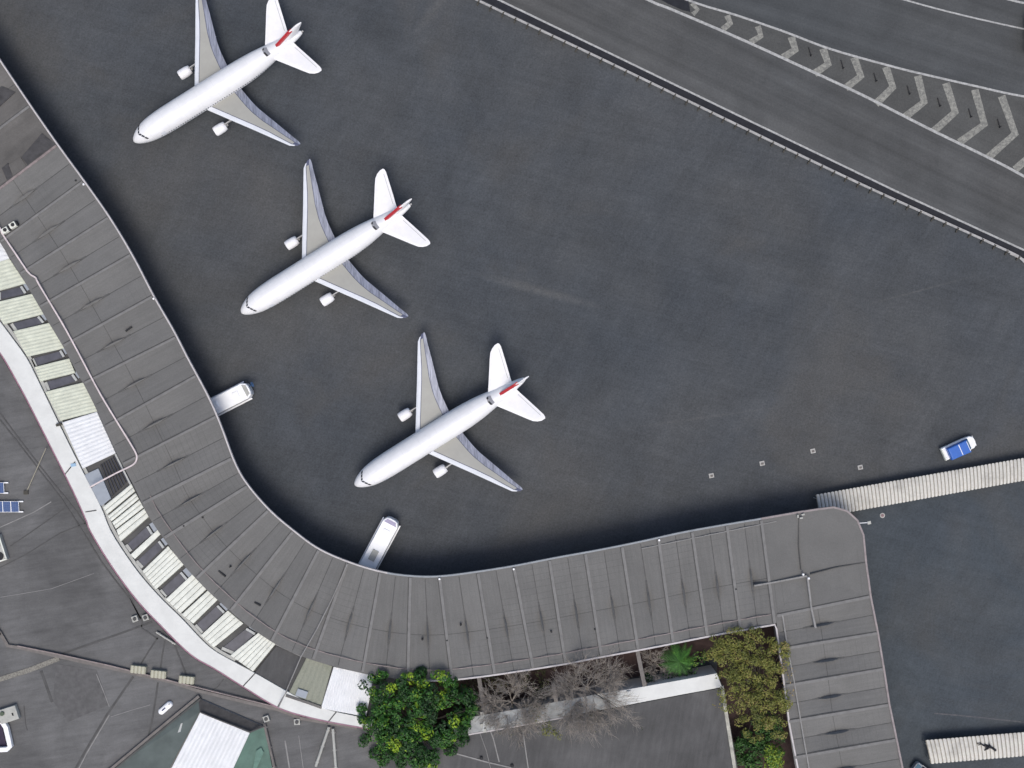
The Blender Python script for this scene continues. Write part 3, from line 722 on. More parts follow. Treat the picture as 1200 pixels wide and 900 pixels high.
# leaning pole and rails as things of their own
o = empty('antenna_mast', P(31, 577, 6.5), label='thin pale pole lying slanted across the flat roof', cat='pole')
m = MB(); m.tube([Vector((0, 0, .1)), P(54, 525, 7.4)-o.location], .13, 6); m.build('mast', plain('dull brass pole', (.27, .25, .20), .6, .2), o)
m = MB(); m.box((0, 0, .2), (1, .9, .4)); m.build('foot', M['rust'], o)
for (p, q), lb in ((((184, 740), (206, 755)), 'white handrail tube at the bend of the white walkway'), (((386, 851), (370, 898)), 'left of two pale pipes running down below the walkway'), (((390.5, 853), (394, 905)), 'right of two pale pipes running down below the walkway'), (((310, 846), (323, 905)), 'grey brown pipe beside the green roof')):
    o = empty('roof_pipe', P(*p, 6.5), label=lb, cat='pipe')
    m = MB(); m.tube([Vector((0, 0, .5)), P(*q, 7.0)-o.location], .32 if 'brown' in lb or 'pale' in lb else .22, 8); m.build('pipe', M['acgrey'] if 'brown' not in lb else M['beamc'], o)
    for f in (.1, .5, .9):
        c = Vector((0, 0, .25)).lerp(P(*q, 6.75)-o.location, f); m = MB(); m.box((c.x, c.y, .2), (.8, .3, .4)); m.build('bracket', M['steel'], o)
# roof units
UN = [(163.5, 783.5, 'leftmost'), (187, 789, 'second from left'), (220, 794, 'rightmost')]
for i, (x, y, w) in enumerate(UN):
    x0 = [(163.5, 783.5), (187, 789), (220, 795.5)][i]
    o = empty('roof_unit', P(x0[0], x0[1], 6.5), R(-6), label=f'cream slatted box beside the roof kerb, {w} of three', cat='roof unit', group='cream slatted boxes on the flat roof')
    if i == 0:
        m = MB(); m.box((0, 0, .5), (3.5, 1.6, 1.0)); m.build('casing', plain('cream casing', (.37, .36, .28), .7, .12), o, bevel=.06)
        for k in range(4):
            m = MB(); m.box((-1.25+k*.83, 0, 1.06), (.5, 1.7, .16)); m.build('slat', plain('cream slat', (.44, .43, .34), .7, .1) if k == 0 else bpy.data.materials['cream slat'], o)
        pu = o
    else:
        for ch in pu.children: c = ch.copy(); COL.objects.link(c); c.parent = o
SQ = [(159, 724.5, 'left square vent of the pair beside the white walkway bend'), (171.5, 723, 'right square vent of the pair beside the white walkway bend'), (312.6, 841.5, 'square cream vent at the corner of the green roof'), (348.6, 845, 'square cream vent below the white walkway near two pale pipes')]
for i, (x, y, lb) in enumerate(SQ):
    o = empty('roof_vent', P(x, y, 6.5), R(20-15*(i == 3)), label=lb, cat='roof vent', group='small square cream roof vents')
    if i == 0:
        m = MB(); m.box((0, 0, .35), (1.35, 1.35, .7)); m.build('kerb', M['acgrey'], o, bevel=.05)
        m = MB(); m.lathe((0, 0, .7), [(.42, 0), (.42, .15), (.2, .2)], 12); m.build('cap', M['seam'], o); pv = o
    else:
        for ch in pv.children: c = ch.copy(); COL.objects.link(c); c.parent = o
for x, y, lb in ((8, 270.5, 'pale air conditioner at the roof edge, left of two'), (17, 264.5, 'pale air conditioner on the grey roof, right of two')):
    o = empty('air_conditioner', P(x, y, ZR-.3), R(30), label=lb, cat='air conditioner', group='pale air conditioners on the terminal roof')
    m = MB(); m.box((0, 0, .6), (1.5, 1.2, 1.0)); m.build('casing', M['creamw'], o, bevel=.06)
    m = MB(); m.lathe((.1, 0, 1.1), [(.42, 0), (.42, .12), (.1, .14)], 14); m.build('fan', M['dark'], o)
    m = MB(); m.box((.95, 0, .5), (.3, 1.1, .7)); m.build('coil', M['dark'], o)
# solar panels
def solar(x0, y0, x1, y1, ncell, lb):
    a = P(x0, y0, 6.5); b = P(x1, y1, 6.5); d = (b-a); ang = math.atan2(d.y, d.x); Ln = d.length; o = empty('solar_panel', a, ang, label=lb, cat='solar panel', group='blue solar panels on the flat roof')
    w = 2.55
    for k in range(ncell):
        cw = Ln/ncell
        z = lambda yy: .55+yy*.12
        m = MB(); m.add([(k*cw+.08, -w/2+.08, z(-w/2)+.02), ((k+1)*cw-.08, -w/2+.08, z(-w/2)+.02), ((k+1)*cw-.08, w/2-.08, z(w/2)+.02), (k*cw+.08, w/2-.08, z(w/2)+.02)], [(0, 1, 2, 3)]); m.build('cells', M['solar'], o)
    m = MB(); zf = .55; m.add([(0, -w/2, zf-w*.06), (Ln, -w/2, zf-w*.06), (Ln, w/2, zf+w*.06), (0, w/2, zf+w*.06)]+[(0, -w/2, zf-w*.06-.12), (Ln, -w/2, zf-w*.06-.12), (Ln, w/2, zf+w*.06-.12), (0, w/2, zf+w*.06-.12)], [(0, 1, 2, 3), (4, 7, 6, 5), (0, 4, 5, 1), (1, 5, 6, 2), (2, 6, 7, 3), (3, 7, 4, 0)]); m.build('frame', M['white_metal'], o)
    for yy in (-w/2+.1, w/2-.1):
        m = MB(); m.box((Ln+.35, yy, .35), (1.1, .28, .16)); m.box((Ln+.3, yy, .15), (.2, .2, .3)); m.build('foot', M['white_metal'], o)
solar(-25, 571.5, 6, 571.5, 3, 'shorter blue solar panel at the left edge, upper of two')
solar(-24, 593.5, 23.5, 593.5, 5, 'longer blue solar panel at the left edge, lower of two')
# fan unit at left edge
o = empty('exhaust_fan', P(-2, 643, 6.5), R(-72), label='worn cream fan box with a round black opening at the left edge', cat='exhaust fan')
m = MB(); m.box((0, 0, .6), (6.0, 3.6, 1.2)); m.build('casing', M['acgrey'], o, bevel=.1)
for k, xx in enumerate((1.7, -1.0)):
    m = MB(); m.lathe((xx, .35, 1.2), [(.95, 0), (.95, .12), (.85, .14), (.1, .05)], 20); m.build('fan_opening', M['dark'], o)
m = MB(); m.box((2.8, 0, 1.2), (.25, 3.4, .2)); m.box((0, 1.65, 1.2), (5.6, .25, .2)); m.build('rim', M['creamw'], o)
# platform with duct
o = empty('cooling_unit', P(12, 836, 6.5), R(18), label='pale square platform with a bent white duct at the left edge', cat='cooling unit')
m = MB(); m.box((0, 0, .6), (4.3, 3.2, 1.1)); m.build('platform', M['acgrey'], o, bevel=.08)
m = MB(); m.lathe((-1.1, .7, 1.15), [(.5, 0), (.5, .3), (.3, .35)], 14); m.build('cap', plain('mossy cap', (.10, .13, .09), .8, .2), o)
m = MB(); m.box((1.1, -.2, 1.2), (.3, .6, .2)); m.build('hinge', M['dark'], o)
m = MB(); m.box((-2.9, .3, .8), (1.2, 1.4, 1.5)); m.build('fan_box', M['white_metal'], o, bevel=.08)
o = empty('air_duct', P(5, 862, 6.5), 0, label='bent white duct round a dark purple well, below the square platform', cat='duct')
L = o.location
m = MB(); m.beam([P(x, y, 7.6)-L for x, y in ((2, 846), (6.5, 853), (10, 868), (11.5, 875), (8, 878.5), (-10, 879.5))], 1.0, .9); m.build('duct', M['white_metal'], o)
m = MB(); m.prism([P(x, y, 6.7)-L for x, y in ((-20, 850), (2, 850), (8, 876), (-20, 878))], .02); m.build('well_cover', plain('dark purple cover', (.03, .02, .045), .6, .2), o)
# white capsule shaped dome
o = empty('roof_light', P(194.5, 829, 6.5), R(41), label='small white capsule shaped hood with a dark slot on the flat roof', cat='roof light')
m = MB(); pr = []
m.v = []; n = 20
for r_, z_ in ((1, 0), (1, .35), (.86, .65), (.5, .8)):
    for k in range(n):
        a = 2*math.pi*k/n; m.v.append((math.cos(a)*.75*r_+(1.15 if math.cos(a) > 0 else -1.15), math.sin(a)*.75*r_, .05+z_))
for i in range(3):
    for k in range(n): m.f.append((i*n+k, i*n+(k+1) % n, (i+1)*n+(k+1) % n, (i+1)*n+k)); m.m.append(0)
m.f.append(tuple(3*n+k for k in range(n))); m.m.append(0)
m.build('hood', M['white_metal'], o, smooth=True)
m = MB(); m.box((-.3, .05, .86), (1.0, .3, .08)); m.build('slot', plain('navy slot', (.02, .03, .09), .4, .1), o)
m = MB(); m.box((1.4, .1, .84), (.25, .2, .08)); m.build('latch', M['dark'], o)
# green and white hall
GH = empty('green_hall', (0, 0, 0), label='green hipped roof with a white corrugated sheet in its middle, at the bottom edge', cat='building')
m = MB()
A, B, C, D, E, F = P(200, 843, 6.9), P(232, 818, 6.9), P(310, 851.6, 6.9), P(330, 960, 6.9), P(100, 925, 6.9), P(130, 902, 6.9)
rA, rB = P(234, 834, 7.8), P(293, 859, 7.8); rC, rD = P(255, 940, 7.8), P(170, 955, 7.8)
def tri(m, vs):
    a, b, c = vs[0], vs[1], vs[2]
    if (b-a).cross(c-a).z < 0: vs = vs[::-1]
    m.add(vs, [tuple(range(len(vs)))])
m = MB(); tri(m, [F, A, B, rA, rD]); m.build('roof_slope', M['greengrey'], GH)
m = MB(); tri(m, [B, C, rB, rA]); m.build('roof_slope', plain('dark slate slope', (.06, .058, .058), .8, .3), GH)
m = MB(); tri(m, [rB, C, D, rC]); m.build('roof_slope', M['green'], GH)
corr([(234.5, 835), (188, 925), (262, 925), (292.5, 859)], 13, 8.0, M['sheetw'], 'white_sheet', .06, parent=GH)
pipe('eave_gutter', [(120, 909), (131.5, 900), (200, 843), (233, 816)], 7.2, .6, M['beamc'], .5, GH, False)
pipe('eave_gutter', [(122, 911), (133.5, 902), (202, 845.5), (235, 819)], 7.3, .3, M['seam'], .5, GH, False)
pipe('eave_gutter', [(235, 835), (262, 846), (293, 858), (310, 851.5)], 8.3, .25, M['seam'], .3, GH, False)
m = MB(); tri(m, [P(212, 848, 7.75), P(214, 847, 7.75), P(211, 860, 7.65), P(207, 862, 7.6)]); m.build('moss_streak', M['frame'], GH)
m = MB(); m.prism([Vector((v.x, v.y, 6.85)) for v in (A, B, C, D, P(100, 960, 6.9), F)], 0); m.build('wall', M['wall'], GH)
m = MB(); tri(m, [P(300, 880, 7.5), P(306, 876, 7.4), P(309, 882, 7.4), P(301, 900, 7.6), P(296, 903, 7.6)]); m.build('moss_patch', plain('pale green patch', (.12, .21, .17), .7, .2), GH)
# bottom middle building
CB = empty('court_building', (0, 0, 0), label='dark flat-roofed building at the bottom, bordered by white parapets', cat='building')
m = MB(); m.prism(quadz([(446, 868), (500, 868.5), (549, 861), (604, 851.5), (660, 841), (723, 829.5), (793, 816), (826, 810), (848, 806), (880, 990), (446, 990)], 7.1), 0); m.build('roof', M['flat_dark'], CB)
m = MB(); m.beam([P(846, 804, 7.5), P(851, 836, 7.5), (P(861, 900, 7.5)), P(875, 990, 7.5)], .75, 7.4); m.build('parapet', plain('stained parapet', (.40, .39, .34), .8, .35, sc=.8), CB)
for pts, w in (([(572, 850), (578, 865), (585, 893)], .25), ([(562, 858), (570, 880), (576, 905)], .12), ([(612, 852), (619, 900)], .25), ([(530, 882), (570, 893), (600, 900)], .3)):
    run('felt_lap', pts, w, M['lightline'], 7.2, .12, CB)
for x, y in ((564, 888), (600, 897)):
    m = MB(); m.lathe(P(x, y, 7.1), [(.4, 0), (.4, .4), (.1, .5)], 10); m.build('vent', M['dark'], CB)
run('pipe', [(568, 842), (566, 857)], .4, M['frame'], 7.9, .3, CB)

# ================================================================= COURT
m = MB(); m.sheet([P(x, y, .02) for x, y in ((430, 870), (430, 770), (930, 690), (1000, 1100), (850, 1100), (840, 770))]); struct(m.build('planting_bed', M['soil']), 'dark soil bed in the sunken court')
for (p, q), w, lb in ((((561, 792), (568.5, 842)), .9, 'leftmost concrete beam over the court, beside the big green tree'), (((604, 788), (609, 812)), .5, 'thin concrete beam behind the first bare tree'), (((648, 800), (653, 830)), .9, 'short concrete beam between the two bare trees'), (((747, 763), (755.5, 804)), .9, 'rightmost concrete beam over the court, beside the small bare bush')):
    o = empty('court_beam', P(*p, 0), label=lb, cat='beam'); L = o.location
    m = MB(); m.beam([P(*p, 7.6)-L, P(*q, 7.3)-L], w, .7); m.build('beam', M['beamc'], o)
    m = MB(); m.box(((P(*q, 0)-L).x*.7, (P(*q, 0)-L).y*.7, 3.4), (.5, .5, 6.8)); m.build('column', M['beamc'], o)
o = empty('court_bollard', P(733, 803, 0), label='small white upright block beside the court parapet', cat='block')
m = MB(); m.box((0, .2, 3.9), (.9, 1.3, 7.8), R(10)); m.build('block', M['white'], o)

# ================================================================= TREES
def leaf_crown(clumps, per, size, flat=.55, tint=(0, 1), up=.5):
    m = MB(); tv = []
    zmax = max(c[2]+c[3] for c in clumps); zmin = min(c[2] for c in clumps)
    for (cx, cy, cz, r, tb) in clumps:
        for k in range(int(per*r*r/2.2)):
            u = random.uniform(-.35, 1); a = random.uniform(0, 2*math.pi); q = math.sqrt(max(0, 1-u*u))
            rr = r*random.uniform(.72, 1.06)
            d = Vector((q*math.cos(a), q*math.sin(a), u)); p = Vector((cx, cy, cz))+Vector((d.x*rr, d.y*rr, d.z*rr*.8))
            nrm = (d+Vector((random.gauss(0, .4), random.gauss(0, .4), random.gauss(up, .4)))).normalized()
            ax = nrm.cross(Vector((random.gauss(0, 1), random.gauss(0, 1), random.gauss(0, 1)))).normalized(); ay = nrm.cross(ax)
            s = size*random.uniform(.6, 1.3)
            m.add([p-ax*s, p-ay*s*flat, p+ax*s-nrm*s*.25, p+ay*s*flat], [(0, 1, 2, 3)])
            t = tb+random.gauss(0, .16)
            tv.append(min(tint[1], max(tint[0], t)))
    return m, tv
def limbs(base, ends, r0, mats, name, parent, L):
    m = MB()
    for e in ends:
        b = Vector(base); e = Vector(e); mid = b.lerp(e, .5)+Vector((random.gauss(0, .4), random.gauss(0, .4), random.gauss(.5, .3)))
        m.tube([b, mid, e], r0, 6, r2=r0*.2)
    return m.build(name, mats, parent)
# big green broadleaf
c0 = P(487, 840, 0)
o = empty('broadleaf_tree', c0, label='large dense green tree with yellow green tips, biggest in the photo', cat='tree')
cl = []; rng = random.Random(3)
shape = [(0, 0, 1.0)]
cen = P(487, 838, 11)-c0
for k in range(185):
    a = rng.uniform(0, 2*math.pi); rad = math.sqrt(rng.random())
    lim = 12.2+1.3*math.sin(3*a+.6)+1.0*math.sin(5*a+2)+.6*math.sin(8*a)
    x, y = math.cos(a)*rad*lim*1.0, math.sin(a)*rad*lim*.88
    z = 4.2*math.sqrt(max(0, 1-(rad*.93)**2))+rng.uniform(-.9, .7)
    cl.append((cen.x+x, cen.y+y, 6.4+z+1.5, rng.uniform(.9, 1.55), .05+.50*rng.random()**1.7+(.42 if rng.random() < .19 else 0)))
for px, py in ((532, 798), (548, 812), (552, 828), (536, 832), (546, 842), (524, 790), (495, 786), (440, 795), (428, 866), (438, 884), (447, 890), (470, 896), (500, 890), (540, 868), (530, 880), (552, 820), (536, 812), (520, 800), (545, 852), (541, 860), (534, 848), (425, 842), (424, 830), (515, 870), (550, 836)):
    q = P(px, py, 8)-c0; cl.append((q.x, q.y, 8+rng.uniform(-.8, .8), 1.3, .15+.3*rng.random()))
    q = P(px+rng.uniform(-5, 5), py+rng.uniform(-5, 5), 7.6)-c0; cl.append((q.x, q.y, 7.6, 1.2, .2))
m, tv = leaf_crown(cl, 95, .36, .5); m.build('crown', M['leaf'], o, vcol=tv)
m = MB(); m.tube([(0, 0, 0), (.2, .3, 4), (cen.x*.5, cen.y*.5, 7)], .7, 10, r2=.45); m.build('trunk', M['bark'], o)
limbs((.2, .3, 5), [(c[0], c[1], c[2]-.3) for c in cl[::7]], .22, M['bark'], 'limbs', o, None)

def bare_tree(px, py, rad, ztop, n, label, leaf=0, seed=1):
    rng = random.Random(seed); c = P(px, py, 0); o = empty('bare_tree', c, label=label, cat='tree', group=None)
    cc = P(px, py, ztop-2)-c
    m = MB(); m.tube([(0, 0, 0), (.1, .1, ztop*.3), (cc.x*.8, cc.y*.8, ztop*.55)], .28, 8, r2=.18); m.build('trunk', M['bark'], o)
    m = MB(); tips = []
    def br(p, d, ln, r, lv):
        e = p+d*ln; bend = p.lerp(e, .5)+Vector((rng.gauss(0, ln*.06), rng.gauss(0, ln*.06), rng.gauss(0, ln*.05)))
        m.tube([p, bend, e], r, 4 if lv < 2 else 3, r2=r*.45, cap=False)
        if lv >= 3: tips.append(e); return
        for k in range(n[lv]):
            f = rng.uniform(.35, 1); q = p.lerp(e, f)
            nd = (d+Vector((rng.gauss(0, .55), rng.gauss(0, .55), rng.gauss(.05, .3)))).normalized()
            br(q, nd, ln*rng.uniform(.5, .78), max(.032, r*.5), lv+1)
    b0 = Vector((cc.x*.8, cc.y*.8, ztop*.52))
    for k in range(12):
        a = 2*math.pi*k/12+rng.gauss(0, .25); el = rng.uniform(.15, 1.0)
        br(b0, Vector((math.cos(a), math.sin(a), el)).normalized(), rad*.60*rng.uniform(.8, 1.15), .10, 0)
    m.build('branches', M['twig'], o)
    if leaf:
        cl = []
        for t in rng.sample(tips, min(leaf, len(tips))): cl.append((t.x, t.y, t.z, .5, rng.uniform(.2, .9)))
        mm, tv = leaf_crown(cl, 30, .16, .6); mm.build('crown', M['hedge'], o, vcol=tv)
    return o
bare_tree(600, 824, 8.2, 10.5, (8, 6, 5), 'bare grey brown tree in the court, the one next to the big green tree', 90, 11)
bare_tree(688, 808, 10.2, 11.0, (9, 6, 5), 'largest bare grey tree spreading over the white parapet', 40, 12)
bare_tree(768, 776, 4.0, 6.5, (5, 4, 3), 'small bare grey bush left of the palm', 0, 13)
def leafy(name, cpts, z0, zr, per, size, mat, label, cat, seed, tint, trunk=True, limb=True, base=None, rr=(.8, 1.4)):
    rng = random.Random(seed); bx = base or cpts[0]; c = P(bx[0], bx[1], 0); o = empty(name, c, label=label, cat=cat)
    cl = []
    for (px, py, rad, cnt) in cpts:
        for k in range(cnt):
            a = rng.uniform(0, 6.283); r_ = math.sqrt(rng.random())*rad; z = z0+zr*math.sqrt(max(0, 1-(r_/rad)**2))*rng.uniform(.3, 1)
            q = P(px+math.cos(a)*r_, py+math.sin(a)*r_, z)-c; cl.append((q.x, q.y, z, rng.uniform(*rr), rng.uniform(*tint)))
    m, tv = leaf_crown(cl, per, size, .55); m.build('crown', M[mat], o, vcol=tv)
    if limb: limbs((0, 0, z0*.45), [(c_[0], c_[1], c_[2]) for c_ in cl[::4]], .13, M['bark'], 'limbs', o, None)
    m = MB(); m.tube([(0, 0, 0), (0, 0, z0*.5)], .3 if trunk else .12, 8, r2=.2); m.build('trunk', M['bark'], o)
    return o
leafy('olive_tree', [(872, 772, 38, 62), (885, 800, 34, 48), (868, 812, 26, 24), (893, 832, 26, 30), (852, 758, 20, 12), (905, 770, 20, 14), (870, 758, 24, 16), (912, 850, 14, 8), (838, 770, 10, 8), (915, 760, 10, 8), (918, 820, 10, 10), (880, 850, 18, 12)], 9.2, 2.4, 150, .21, 'olive', 'wide olive and brown leaved tree in the corner of the court', 'tree', 21, (.15, .75), base=(885, 800), rr=(.7, 1.2))
leafy('russet_tree', [(918, 790, 13, 10), (924, 775, 10, 5), (922, 812, 10, 6), (905, 755, 10, 4), (842, 823, 7, 3)], 9.7, .8, 16, .2, 'olive', 'sparse russet twigs reaching over the grey roof beside the olive tree', 'tree', 22, (.85, 1), base=(915, 800), rr=(.5, .9))
leafy('green_bush', [(895, 866, 22, 22), (878, 885, 16, 12), (870, 868, 8, 5), (900, 850, 14, 10), (886, 895, 20, 12)], 4.0, 2.5, 90, .3, 'bush', 'dark green bush below the olive tree, at the foot of the court', 'bush', 23, (.0, .5), base=(890, 875))
leafy('yellow_bush', [(905, 888, 11, 12), (909, 897, 8, 6)], 6.2, 1.5, 80, .3, 'bush', 'bright yellow green bush at the bottom edge below the olive tree', 'bush', 24, (.7, 1.0), base=(905, 890))
leafy('small_tree', [(646, 853, 11, 10), (636, 842, 9, 6), (652, 860, 8, 5)], 8.2, 1.2, 60, .2, 'olive', 'small yellow green crown over the parapet between the bare trees', 'tree', 25, (.1, .6), base=(640, 848), rr=(.5, .9))
leafy('brown_shrub', [(682, 832, 12, 7), (690, 838, 8, 4)], 7.8, .6, 12, .18, 'hedge', 'thin brown shrub on the parapet under the largest bare tree', 'shrub', 26, (.5, 1), base=(685, 832), rr=(.5, .8))
leafy('low_shrub', [(575, 800, 14, 10), (550, 806, 12, 8), (628, 797, 16, 10), (640, 812, 12, 7)], 3.2, 1.5, 35, .26, 'hedge', 'dull low shrubs growing under the first bare tree', 'shrub', 27, (.1, .8), base=(600, 800))
leafy('edge_shrub', [(823, 768, 9, 7), (812, 780, 7, 4)], 6.5, 1.2, 40, .22, 'bush', 'small green shrub between the palm and the olive tree', 'shrub', 28, (.2, .8), base=(820, 772))
leafy('dark_hedge', [(766, 795, 10, 8), (785, 797, 10, 8), (808, 791, 10, 8)], 3.8, 1.0, 45, .26, 'bush', 'very dark hedge against the white parapet under the palm', 'hedge', 29, (.0, .12), base=(785, 795))
# palm
c = P(796, 775, 0); o = empty('palm_tree', c, label='bright green palm with arching fronds in the court', cat='palm')
cc = P(796, 775, 6.5)-c
m = MB(); m.tube([(0, 0, 0), (cc.x*.5, cc.y*.5, 3), (cc.x, cc.y, 6.3)], .3, 9, r2=.22); m.build('trunk', M['bark'], o)
rng = random.Random(5); m = MB(); tv = []
for k in range(26):
    a = 2*math.pi*k/26+rng.gauss(0, .12); ln = rng.uniform(3.3, 4.9); el = rng.uniform(.15, 1.0); tb = rng.uniform(.2, .75)
    prev = None
    for j in range(16):
        f = j/15; r_ = ln*f; z = cc.z+el*2.2*f-2.6*f*f*1.2
        p = Vector((cc.x+math.cos(a)*r_, cc.y+math.sin(a)*r_, z)); d = Vector((math.cos(a), math.sin(a), -.3)); sdv = Vector((-math.sin(a), math.cos(a), -.15))
        ll = .85*math.sin(math.pi*min(1, f*.9+.12)); w = .1
        for sgn in (1, -1):
            sv = Vector((sdv.x*sgn, sdv.y*sgn, -.25)); tip = p+sv*ll+d*.45
            m.add([p-d*w, p+d*w, tip], [(0, 1, 2)]); tv.append(min(1, max(0, tb+rng.gauss(0, .12))))
m.build('crown', M['palm'], o, vcol=tv)

# ================================================================= AIRCRAFT
U = Vector((.847, .531, 0)).normalized()
def make_plane():
    o = empty('passenger_plane')
    CZ = 4.5
    prof = [(0, .04, -.75), (.25, .55, -.7), (.7, .95, -.6), (1.5, 1.45, -.42), (2.6, 1.92, -.25), (4, 2.35, -.1), (6, 2.66, 0), (9, 2.86, 0), (13, 2.9, 0), (20, 2.9, 0), (28, 2.9, 0), (31, 2.8, .08), (34, 2.55, .3), (37, 2.12, .6), (40, 1.65, .9), (43, 1.15, 1.2), (45, .78, 1.4), (46.2, .42, 1.5)]
    pr = smoothline(prof, 4)
    def rz(s):
        for a, b in zip(pr, pr[1:]):
            if a[0] <= s <= b[0]:
                f = (s-a[0])/max(1e-9, b[0]-a[0]); return a[1]+(b[1]-a[1])*f, a[2]+(b[2]-a[2])*f
        return pr[-1][1], pr[-1][2]
    def surf(s, phi, off=0):
        r, dz = rz(s); return (s, (r+off)*math.sin(phi), CZ+dz+(r+off)*math.cos(phi)*1.02)
    m = MB(); n = 36
    for s, r, dz in pr:
        for k in range(n): m.v.append(surf(s, 2*math.pi*k/n))
    for i in range(len(pr)-1):
        for k in range(n): m.f.append((i*n+k, i*n+(k+1) % n, (i+1)*n+(k+1) % n, (i+1)*n+k)); m.m.append(0)
    m.f.append(tuple(range(n))); m.f.append(tuple((len(pr)-1)*n+k for k in range(n))[::-1]); m.m += [0, 0]
    fus = m.build('fuselage', M['fus'], o, smooth=True)
    def patch(name, s0, s1, p0, p1, mat, sk=0, off=.03):
        m = MB()
        for i in range(4):
            for j in range(4):
                ph = p0+(p1-p0)*j/3; s = s0+(s1-s0)*i/3+sk*abs(ph); m.v.append(surf(s, ph, off))
        for i in range(3):
            for j in range(3): m.f.append((i*4+j, i*4+j+1, (i+1)*4+j+1, (i+1)*4+j)); m.m.append(0)
        m.build(name, mat, fus)
    for a, b in ((-58, -40), (-37, -20), (-17, -2), (2, 17), (20, 37), (40, 58)):
        patch('cockpit_window', 2.05, 2.55, R(a), R(b), M['glass_dark'], sk=1.15)
    for sg in (-1, 1):
        patch('door', 6.6, 7.7, R(62*sg), R(88*sg), M['slat'], off=.015)
    # dorsal scoop ahead of the fin
    m = MB(); 
    for i in range(5):
        ph = R(-26+52*i/4)
        m.v += [surf(36.3+.5*abs(ph), ph, .05), surf(36.75+.5*abs(ph), ph, .32), surf(37.5+.3*abs(ph), ph, .02)]
    for i in range(4):
        for j in range(2): m.f.append((i*3+j, i*3+j+1, (i+1)*3+j+1, (i+1)*3+j)); m.m.append(0 if j == 0 and i != 2 else 1)
    m.build('dorsal_scoop', [M['dark'], plain('scoop grey', (.30, .30, .32), .4, .1)], fus)
    zw = lambda t: 3.3+abs(t)*.085
    stn = [(1.5, 17.4, 27.2), (3.0, 18.4, 27.5), (5.0, 19.75, 27.75), (7.0, 21.1, 28.05), (9.0, 22.45, 28.5), (12, 24.5, 29.5), (15, 26.5, 30.5), (18, 28.5, 31.45), (20.3, 30.05, 32.25), (20.9, 30.9, 32.4), (21.3, 31.7, 32.4)]
    def prof_h(f): return .02+1.5*(f**.5-f)*.55
    def wing(sg, f0, f1, mat, name, dz, par, t0=0, t1=99, thick=True):
        m = MB(); st = [q for q in stn if t0 <= q[0] <= t1]; K = 5
        for t, le, te in st:
            c = te-le; sw, fw = min(1.3, .3*c), min(1.65, .33*c)
            F = {'le': 0, 'a': sw/c, 'b': 1-fw/c, 'te': 1}
            g = .09/c
            a, b = F[f0]+(g if f0 == 'a' else 0), F[f1]-(g if f1 in ('a', 'b') else 0)
            if f0 == 'b': a += g*.5
            for j in range(K):
                f = a+(b-a)*j/(K-1); m.v.append((le+c*f, sg*t, zw(t)+prof_h(f)*min(c, 9)*.16*1.2+dz))
            for j in range(K):
                f = a+(b-a)*j/(K-1); m.v.append((le+c*f, sg*t, zw(t)-prof_h(f)*min(c, 9)*.08-.04 + (dz if dz < 0 else 0)))
        for i in range(len(st)-1):
            for j in range(K-1):
                a, b = i*2*K+j, (i+1)*2*K+j
                m.f.append((a, b, b+1, a+1)); m.f.append((a+K, a+K+1, b+K+1, b+K)); m.m += [0, 0]
            a, b = i*2*K, (i+1)*2*K
            m.f.append((a, a+K, b+K, b)); m.f.append((a+K-1, b+K-1, b+2*K-1, a+2*K-1)); m.m += [0, 0]
        q = (len(st)-1)*2*K; m.f.append(tuple([q+j for j in range(K)]+[q+2*K-1-j for j in range(K)])); m.m.append(0)
        return m.build(name, mat, par, smooth=False)
    for sg in (-1, 1):
        w = wing(sg, 'le', 'te', M['wingcore'], 'wing', -.03, o)
        wing(sg, 'le', 'a', M['slat'], 'slat', .03, w, 0, 20.9); wing(sg, 'a', 'b', M['wingbox'], 'wing_skin', .04, w, 0, 20.3)
        wing(sg, 'b', 'te', M['flapm'], 'flap', .02, w, 0, 9.0); wing(sg, 'b', 'te', M['flapm'], 'aileron', .02, w, 9.0, 21.3)
        for t in (6, 10.5, 14.5):
            le = [q for q in stn if q[0] >= t][0]; s_ = le[2]
            m = MB(); m.tube([(s_-3, sg*t, zw(t)-.35), (s_-.8, sg*t, zw(t)-.5), (s_-.5, sg*t, zw(t)-.4)], .26, 6, r2=.06); m.build('flap_fairing', M['slat'], w)
        # engine
        ec = sg*7.7
        m = MB(); pe = [(16.9, .98), (17.0, 1.1), (17.6, 1.18), (19.0, 1.15), (19.8, 1.0), (19.9, .8)]
        for s, r in pe:
            for k in range(24): m.v.append((s, ec+r*math.sin(2*math.pi*k/24), 2.6+r*math.cos(2*math.pi*k/24)))
        for i in range(len(pe)-1):
            for k in range(24): m.f.append((i*24+k, i*24+(k+1) % 24, (i+1)*24+(k+1) % 24, (i+1)*24+k)); m.m.append(0)
        e = m.build('engine', M['engine'], o, smooth=True)
        m = MB(); m.v = [(17.3, ec+.98*math.sin(2*math.pi*k/24), 2.6+.98*math.cos(2*math.pi*k/24)) for k in range(24)]; m.f = [tuple(range(24))]; m.m = [0]; m.build('fan', M['dark'], e)
        m = MB(); m.tube([(19.6, ec, 2.5), (20.4, ec, 2.5)], .6, 16, r2=.3); m.build('exhaust', M['steel'], e)
        m = MB(); m.add([(19.0, ec-.14, 3.1), (19.0, ec+.14, 3.1), (22.6, ec+.14, 3.3), (22.6, ec-.14, 3.3), (19.6, ec-.12, 3.62), (19.6, ec+.12, 3.62), (22.9, ec+.12, 3.9), (22.9, ec-.12, 3.9)], [(0, 1, 5, 4), (4, 5, 6, 7), (0, 4, 7, 3), (1, 2, 6, 5), (2, 3, 7, 6), (0, 3, 2, 1)]); m.build('pylon', M['steel'], e)
